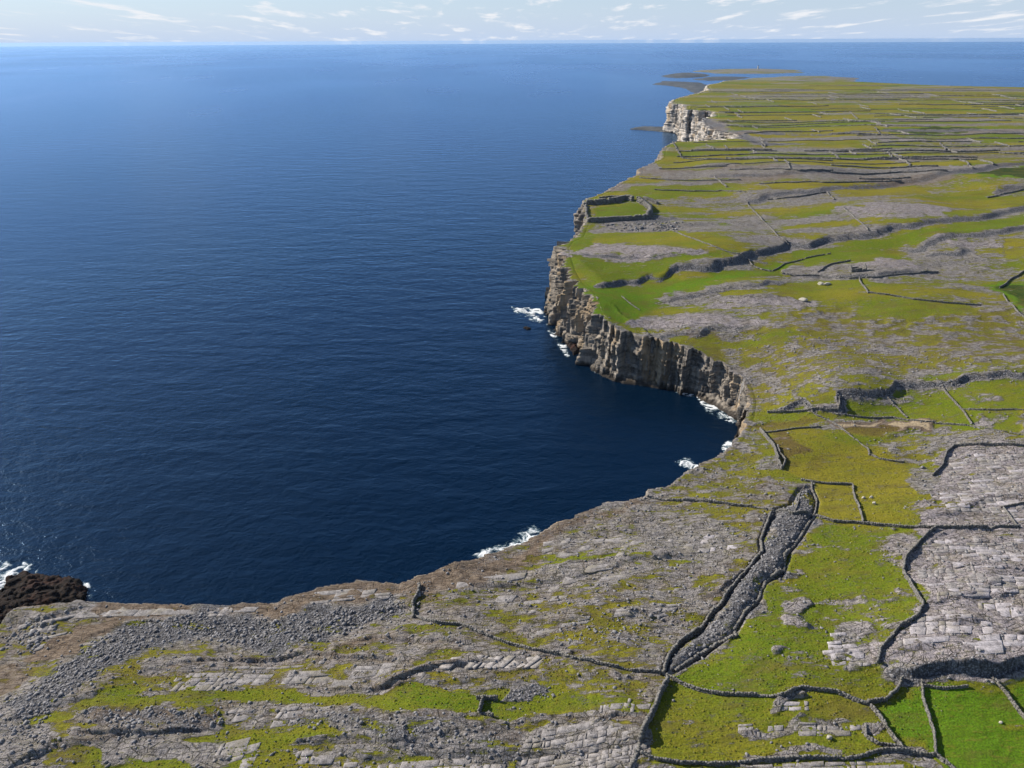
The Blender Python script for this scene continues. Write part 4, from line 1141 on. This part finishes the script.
# ---------------------------------------------------------------- dry stone walls
WALLS = [
    # (points, height, thickness, label)
    ([(934, 529), (919, 544), (905.5, 557.5), (904, 572), (912, 589), (922, 606), (920, 615), (899.5, 627), (889, 640), (880, 650), (878, 662)], 1.7, .9, 'S-curved dry stone wall along the left edge of the big grey pavement'),
    ([(667, 677), (680, 683), (698, 690), (721, 695), (744, 696), (768, 696), (783, 695), (801, 689), (814, 691), (835, 693), (853, 701), (867, 704)], 1.4, .8, 'wavy dry stone wall running right from the foot of the rubble gully'),
    ([(867, 704), (884, 700), (895, 691), (902, 679)], 1.6, .9, 'short curved wall climbing to the end of the grey ledge'),
    ([(867, 704), (881, 718), (888, 730), (902, 748)], 1.5, .8, 'wall down the left side of the bright green fields'),
    ([(636, 753), (656, 759), (680, 763), (698, 764), (721, 766), (744, 763), (768, 760), (814, 759.5), (845, 760), (866, 755.6), (884, 751), (902, 751)], 1.3, .8, 'long wall along the bottom of the photo below the olive field'),
    ([(902, 751), (917, 753.5), (936, 755), (948, 764), (962, 778)], 1.3, .8, 'wall along the bottom edge of the bright green field'),
    ([(921, 683), (924, 699), (930, 717), (934, 735), (935, 754)], 1.3, .7, 'pale wall dividing the two bright green fields'),
    ([(993, 680), (1008, 695), (1024, 717), (1045, 745)], 1.3, .7, 'pale wall cutting the bottom right corner field'),
    ([(923, 687), (948, 688), (966, 686)], 1.0, .6, 'low broken wall just under the grey ledge'),
    ([(865, 725), (866, 737), (879, 744), (900, 747)], 1.2, .7, 'small angled wall around a stony pen beside the green field'),
    ([(803, 403), (813, 412.5), (828, 421), (840, 427.5), (855, 439), (867, 449), (869, 455)], 1.2, .7, 'thin pale wall slanting down past the brown pool'),
    ([(869, 455), (880, 459), (903, 462.5)], 1.2, .7, 'short wall running right above the yellow field'),
    ([(888, 399), (898, 408), (907, 417.5)], 1.2, .7, 'left one of two short slanting walls on the green bench'),
    ([(942, 386), (954, 401), (965, 414), (972, 424)], 1.3, .8, 'right one of two slanting walls on the green bench'),
    ([(963, 409.5), (990, 410), (1024, 410), (1050, 410)], 1.2, .7, 'straight wall going right from the slanting bench wall'),
    ([(848, 416), (893, 418), (918, 421), (943, 424.5), (968, 426), (993, 430), (1024, 435), (1050, 440)], 1.2, .7, 'long wall along the lower edge of the green bench'),
    ([(764, 433), (793, 429), (820, 427)], 1.0, .7, 'low wall across the top of the yellow field'),
    ([(933, 476), (942, 466), (947, 452.5), (954, 446), (980, 445), (1024, 446), (1050, 447)], 1.7, .9, 'bent wall round the upper left corner of the grey pavement'),
    ([(648, 497), (687, 500.5), (724, 504), (768, 509.5), (793, 514), (813, 518), (833, 522), (863, 524), (898, 527), (933, 528), (968, 528), (1018, 527)], 1.5, .9, 'long straight wall from the bay edge across to the right pavement'),
    ([(802, 481), (828, 484), (852, 485), (855, 497), (862, 522.5)], 1.3, .8, 'two-sided wall closing the small square yellow field'),
    ([(811, 485), (817, 502), (814, 516)], 1.8, 1.0, 'wall on the left side of the small square yellow field'),
    ([(760, 430), (767, 438), (773, 446), (779, 462), (781, 469)], 2.2, 1.2, 'dark wall dropping from the bay head beside the yellow field'),
    ([(777, 447), (781, 455), (786, 461), (782, 469)], 1.8, 1.0, 'short dark loop of wall at the corner of the yellow field'),
    ([(770, 514), (768, 525), (760, 542), (762, 555), (748, 570), (731, 589), (723, 603), (708, 619), (700, 630), (682, 642), (669, 657), (664, 673)], 2.2, 1.2, 'thick dark wall along the left rim of the rubble gully'),
    ([(814, 518), (805, 532), (791, 550), (785, 556), (783, 572), (765, 581), (760, 598), (744, 614), (734, 629), (736, 637), (716, 645), (693, 660), (676, 671)], 1.1, 1.4, 'tumbled wall along the right rim of the rubble gully'),
    ([(667, 680), (656, 709), (646, 724), (640, 740), (638, 753), (629, 772)], 2.4, 1.3, 'thick dark wall falling from the gully to the bottom edge'),
    ([(414, 617), (436, 621.5), (460, 625), (475, 632), (493, 638), (512, 645), (535, 651), (563, 656), (597, 664), (630, 671), (664, 676)], 1.2, .8, 'long thin wall slanting across the near pavement to the gully'),
    ([(414, 617), (412, 603), (418, 593), (420, 586)], 1.6, 1.2, 'heap-like wall running up to the near cliff edge'),
    ([(804, 486), (799, 500), (795, 511)], .8, .6, 'low wall stub in the grey ground left of the square field'),
    ([(1002, 508), (1012, 519), (1018, 527)], 1.1, .7, 'short slanting wall at the right end of the straight wall'),
    ([(1002, 508), (1024, 503), (1050, 500)], 1.1, .7, 'wall leaving the photo on the right across the pavement'),
    ([(768, 413), (812, 410), (838, 409.5), (840, 398)], 1.6, 1.0, 'angled wall under the scarp left of the green bench'),
    ([(747, 202), (757, 215), (768, 226), (778, 237), (788, 245)], 1.7, 1.0, 'pale wall slanting down to the long dark scarp'),
    ([(667, 227), (687, 237), (712, 246), (727, 252), (743, 258)], 1.3, .9, 'faint pale wall from the fort rubble down to the scarp'),
    ([(748, 260), (752, 265), (762, 270), (772, 272)], 1.6, 1.0, 'pale curved wall hooking below the scarp'),
    ([(827, 192.5), (834, 200)], 2.0, 1.2, 'short steep wall stub on the far rock terrace'),
    ([(843, 207.5), (854, 217.5), (868, 230)], 1.7, 1.0, 'slanting wall across the pale rock oval'),
    ([(783, 274), (818, 276), (850, 279), (878, 277.5), (898, 275), (938, 272.5)], 1.6, 1.0, 'long wall passing just below the ruined cottage'),
    ([(818, 272.5), (830, 265), (850, 261)], 1.8, 1.0, 'dark wall rising to the left of the ruined cottage'),
    ([(859, 279), (863, 286), (868, 293)], 1.8, 1.2, 'bright short wall below the ruined cottage'),
    ([(868, 293), (888, 295), (913, 299.5), (943, 303), (980, 305.5)], 1.7, 1.0, 'long wall running right across the olive slope'),
    ([(773, 271), (785, 264), (808, 258), (830, 254)], 1.3, .8, 'thin wall following the foot of the scarp'),
    ([(1000, 288), (1013, 278), (1024, 272), (1040, 265)], 2.0, 1.1, 'dark wall rising to the right edge beside the scrub'),
    ([(1003, 295), (1018, 312), (1030, 322)], 1.6, .9, 'wall falling through the scrub at the right edge'),
    ([(988, 198), (1005, 194), (1024, 190), (1050, 187)], 2.0, 1.1, 'dark wall on the far right terrace'),
    ([(622, 297), (639, 310)], 1.2, .9, 'short faint wall on the green cliff top'),
    ([(768, 200), (795, 197.5), (825, 192.5)], 1.8, 1.1, 'wall crowning the far rock terrace'),
    ([(714, 177), (726, 187)], 2.2, 1.4, 'short dark wall stub on the far plateau above the fort'),
    ([(700, 449), (722, 451), (745, 450)], .6, .5, 'thin wall line over the shoulder of the bay head'),
]
WALLS = [w for w in WALLS if 'shoulder of the bay' not in w[3]]
for pl, h, th, lab in WALLS:
    wp = hits(pl); fd = min(1.0, max(.68, 1.25 - np.hypot(*np.mean(wp, axis=0)) / 900))
    o = wall_mesh('dry_stone_wall', wp, h * .88 * fd, th * .72 * fd)
    tag(o, lab, 'wall', 'dry stone walls across the plateau', 'thing')
FARW = [([(692, 150.6), (730, 150.2), (771, 150)], 2.4), ([(726, 158.5), (770, 159), (809, 159.5), (832, 161)], 2.6), ([(645, 162), (682, 158.5), (722, 159.5)], 2.2),
        ([(685, 168), (726, 166.6)], 2.4), ([(730, 170), (799, 171), (832, 171)], 2.8), ([(707, 106.5), (770, 106.5), (828, 106)], 2.4), ([(719, 121.5), (796, 120.6)], 2.4), ([(745, 134), (790, 132), (832, 131)], 2.4),
        ([(832, 151.6), (900, 151), (999, 151)], 3), ([(832, 159), (903, 159), (976, 160)], 2.8), ([(832, 165.6), (937, 166.5)], 2.4), ([(832, 173), (900, 172.5), (946, 171.6)], 2.8), ([(1000, 153.4), (1030, 155)], 3), ([(879, 143), (971, 142)], 2.4),
        ([(832, 134.7), (888, 135.6)], 4), ([(832, 120.6), (898, 122.5)], 2.4), ([(640, 178), (690, 181), (740, 180)], 1.8), ([(655, 190), (720, 191), (745, 192)], 1.6), ([(720, 112), (800, 112.5), (870, 111)], 2.4),
        ([(740, 127), (830, 126.5), (930, 127)], 2.2), ([(870, 114), (960, 115), (1030, 114)], 2.4), ([(730, 100), (810, 100.5), (900, 99.5)], 2.6), ([(900, 104.5), (970, 105), (1030, 104)], 2.6), ([(760, 94), (850, 94.5), (930, 94)], 2.8), ([(940, 96), (1030, 96.5)], 2.8),
        ([(870, 146.5), (950, 147), (1030, 146)], 2.2), ([(860, 179), (910, 178)], 2.2), ([(760, 184), (830, 183), (900, 181)], 2.0), ([(706, 144.5), (713, 149.5)], 2.2), ([(762, 145), (766, 150)], 2.2), ([(850, 112), (858, 119)], 2.4), ([(875, 128), (880, 134)], 2.4), ([(830, 151), (838, 158)], 2.4),
        ([(888, 152), (892, 158)], 2.4), ([(940, 143), (946, 150)], 2.4), ([(785, 160), (790, 169)], 2.2), ([(905, 160), (910, 166)], 2.2), ([(960, 160), (972, 168)], 2.2), ([(990, 118), (1030, 119)], 2.4), ([(980, 138), (1030, 139)], 2.4)]
for pl, h in FARW:
    o = wall_mesh('field_wall', hits(pl), h * .55, 1.1, wob=1.0, collapse=False)
    tag(o, 'thin dark field wall far off on the striped green plateau', 'wall', 'far field walls on the plateau', 'thing')

frng = random.Random(5)
def far_wall(p, h):
    o = wall_mesh('field_wall', p, h, 1.0, wob=.6, collapse=False)
    tag(o, 'thin dark field wall far off on the striped green plateau', 'wall', 'far field walls on the plateau', 'thing')
for k in range(1, len(RB) - 1):
    if RB[k] > 3000: break
    if RB[k] < 860: continue
    xx = np.arange(0, RB[k] * .72, 12.0)
    yy = RB[k] - row_warp(xx)
    okk = inside(coast, xx - 14, yy) & (ground_z(xx, yy) > 30)
    if okk.sum() < 6: continue
    i = int(np.argmax(okk)); end = len(xx) - 1
    while i < end:
        j = min(end, i + frng.randint(9, 40))
        if okk[i:j + 1].all() and j - i > 4 and frng.random() < (.62 if RB[k] < 1500 else .4):
            far_wall(np.c_[xx[i:j + 1], yy[i:j + 1]], frng.uniform(.8, 1.35))
        i = j + frng.randint(0, 3)
    if RB[k] < 2300:
        kk = np.array([float(k + 1)])
        lastc = None
        for q, x in enumerate(xx):
            c0 = math.floor(col_of(np.array([x]), kk)[0])
            if lastc is not None and c0 != lastc and frng.random() < .6 and okk[q]:
                y0 = yy[q]; y1 = RB[k + 1] - row_warp(np.array([x]))[0]
                ys = np.linspace(y0 + 1, y1 - 1, 4)
                if inside(coast, np.full(4, x - 14), ys).all(): far_wall(np.c_[np.full(4, x) + np.linspace(0, 6, 4), ys], frng.uniform(1.2, 1.8))
            lastc = c0

# ---------------------------------------------------------------- cliff-edge fort
fort_px = hits([(616, 211)])[0]
fo = np.array([fort_px[0], fort_px[1], float(ground_z(*fort_px))])
fort = empty('stone_fort', tuple(fo))
for pl, h, th in (([(584.5, 205), (600, 204), (612, 202.5), (626, 199.5), (632, 201)], 4.6, 3.0), ([(638, 201), (645, 205), (650, 210), (650, 214), (647, 218)], 4.4, 3.2), ([(588, 222), (607, 221), (626, 220), (647, 218.3)], 3.6, 3.0), ([(586, 206), (586.5, 214), (588, 222)], 2.0, 2.0), ([(600, 198), (612, 197), (626, 197.5)], 1.6, 1.6), ([(644, 199), (652, 201), (657, 204)], 2.4, 2.0)):
    wall_mesh('rampart', hits(pl), h, th, parent=fort, origin=fo, slen=1.5, courses=4, rough=.1)
tag(fort, 'ruined stone fort with green floor on the edge of the far cliff', 'fort')

# ---------------------------------------------------------------- roofless shelter in the near grass
hx = hits([(481, 707)])[0]
ho = np.array([hx[0], hx[1], float(ground_z(*hx))])
hut = empty('stone_shelter', tuple(ho))
def off(dx, dy): return (hx[0] + dx, hx[1] + dy)
for pts, h in (([off(.5, 3.0), off(.2, 1.0), off(-.4, -2.2)], 2.0), ([off(-1.2, 3.1), off(1.5, 3.1), off(4.6, 2.7)], 1.7), ([off(-.4, -2.4), off(1.4, -2.7), off(3.4, -3.6)], 1.3)):
    wall_mesh('wall', pts, h, .7, parent=hut, origin=ho, slen=.55, courses=5, wob=.05)
tag(hut, 'small roofless stone shelter standing in the near strip of grass', 'shelter')

# ---------------------------------------------------------------- ruined cottage
kx = hits([(857, 271)])[0]
ko = np.array([kx[0], kx[1], float(ground_z(*kx))])
cot = empty('ruined_cottage', tuple(ko))
def koff(dx, dy): return (kx[0] + dx, kx[1] + dy)
gable = lambda s: 2.6 + 2.4 * (1 - np.abs(s * 2 - 1))
wall_mesh('gable_wall', [koff(-5, -2.6), koff(-5, 2.6)], 5.0, .8, None, cot, origin=ko, slen=.6, courses=9, wob=.03, top=gable, rough=.08)
wall_mesh('gable_wall', [koff(5, -2.6), koff(5, 2.6)], 5.0, .8, None, cot, origin=ko, slen=.6, courses=9, wob=.03, top=gable, rough=.08)
wall_mesh('side_wall', [koff(-5, 2.6), koff(5, 2.6)], 2.6, .8, None, cot, origin=ko, slen=.6, courses=5, wob=.03, rough=.08)
wall_mesh('front_wall', [koff(-5, -2.6), koff(5, -2.6)], 2.6, .8, None, cot, origin=ko, slen=.6, courses=5, wob=.03, rough=.08, skip=lambda s, z: ((abs(s - .36) < .07) & (z < 2.1)) | ((abs(s - .72) < .06) & (z > .8) & (z < 2.0)))
tag(cot, 'ruined roofless stone cottage with two gables on the far slope', 'cottage')

# ---------------------------------------------------------------- boulders one can pick out
def boulder(px, py, rx, ry, rz, mat, label, group=None, seed=0):
    rg = np.random.default_rng(seed)
    v = ICO.copy(); f = ICOF
    for _ in range(2):
        nv = [tuple(p) for p in v]; cache = {}; nf = []
        def mid(a_, b_):
            k = (min(a_, b_), max(a_, b_))
            if k not in cache:
                p = (np.array(nv[a_]) + np.array(nv[b_])); p /= np.linalg.norm(p); cache[k] = len(nv); nv.append(tuple(p))
            return cache[k]
        for t3 in f:
            a_, b_, c2 = map(int, t3); x_, y_, z_ = mid(a_, b_), mid(b_, c2), mid(c2, a_)
            nf += [(a_, x_, z_), (b_, y_, x_), (c2, z_, y_), (x_, y_, z_)]
        v = np.array(nv); f = np.array(nf)
    planes = rg.normal(size=(9, 3)); planes /= np.linalg.norm(planes, axis=1)[:, None]
    for pn in planes:
        dd = v @ pn; lim = rg.uniform(.55, .85)
        v = v - np.clip(dd - lim, 0, None)[:, None] * pn[None]
    v = v * [rx, ry, rz]
    a_ = rg.uniform(-.5, .5); v[:, :2] = v[:, :2] @ np.array([[math.cos(a_), -math.sin(a_)], [math.sin(a_), math.cos(a_)]])
    h = hit(px, py); o = mesh_obj('boulder', v, f, mat)
    o.location = (h[0], h[1], float(ground_z(*h)) + rz * .45)
    tag(o, label, 'boulder', group)
boulder(863.3, 498.6, 1.0, .8, .9, M_PALE, 'brightest cream boulder nearest the wall in the yellow field', 'cream boulders in the yellow field', 1)
boulder(871, 497.8, .9, .8, .8, M_PALE, 'cream boulder right of the brightest one in the yellow field', 'cream boulders in the yellow field', 2)
boulder(874, 504, .8, .8, .8, M_PALE, 'cream boulder below the other two in the yellow field', 'cream boulders in the yellow field', 3)
boulder(829, 738.5, .9, .7, .8, M_PALE, 'small white boulder on the rock strip in the olive field', None, 4)
boulder(803, 300.8, 3.2, 1.8, 1.5, M_PALE, 'flat pale block alone on the grass of the far slope', None, 5)
boulder(821, 284.5, 2.6, 1.6, 1.4, M_PALE, 'left block of a pair on the far slope', 'pair of far blocks', 6)
boulder(827, 285, 3.0, 1.6, 1.3, M_PALE, 'right block of a pair on the far slope', 'pair of far blocks', 7)
boulder(922.5, 468.5, 1.3, 1.0, 1.1, M_RUBBLE, 'dark grey boulder by the bent wall of the pavement', None, 8)
boulder(1001, 723, .7, .5, .4, M_PALE, 'pale boulder in the bright green field near the right edge', None, 10)
boulder(797, 500, .9, .8, .8, M_RUBBLE, 'grey boulder left of the square yellow field', None, 11)

# ---------------------------------------------------------------- far lighthouse
lx, ly = map(float, at_z(757.5, 71.5, 0.0))
light = empty('lighthouse', (lx, ly, 7))
def lathe(name, prof, mat, parent, seg=16):
    v, f = [], []
    for r_, z_ in prof:
        for k in range(seg): v.append((r_ * math.cos(k * 2 * math.pi / seg), r_ * math.sin(k * 2 * math.pi / seg), z_))
    for i in range(len(prof) - 1):
        for k in range(seg): f.append((i * seg + k, i * seg + (k + 1) % seg, (i + 1) * seg + (k + 1) % seg, (i + 1) * seg + k))
    return mesh_obj(name, v, f, mat, parent)
lathe('tower', [(0.1, -2), (5.0, -2), (4.4, 8), (3.6, 20), (3.2, 27), (.1, 27)], M_PALE, light)
lathe('gallery', [(.1, 27.02), (4.4, 27.02), (4.4, 28.2), (.1, 28.2)], M_PALE, light)
lathe('lantern', [(.1, 28.22), (2.2, 28.22), (2.2, 31.5), (2.6, 31.6), (.2, 34)], M_WALL, light)
tag(light, 'tiny pale lighthouse on the long island near the horizon', 'lighthouse')

# ---------------------------------------------------------------- air
hz = bpy.data.materials.new('sea_air'); hz.use_nodes = True
hn = hz.node_tree.nodes; hn.clear()
ho_ = hn.new('ShaderNodeOutputMaterial'); hv = hn.new('ShaderNodeVolumePrincipled')
hv.inputs['Color'].default_value = (.40, .64, 1.0, 1)
hv.inputs['Density'].default_value = 1.5e-5
hv.inputs['Anisotropy'].default_value = .3
hz.node_tree.links.new(hv.outputs[0], ho_.inputs['Volume'])
hb = 64000.0
hzv = [(x, y, z) for z in (-14.0, 206.0) for x, y in ((-hb, -hb), (hb, -hb), (hb, hb), (-hb, hb))]
haze = mesh_obj('haze', hzv, [[0, 3, 2, 1], [4, 5, 6, 7], [0, 1, 5, 4], [1, 2, 6, 5], [2, 3, 7, 6], [3, 0, 4, 7]], hz)
tag(haze, 'thin sea haze over the whole scene', 'haze', kind='stuff')
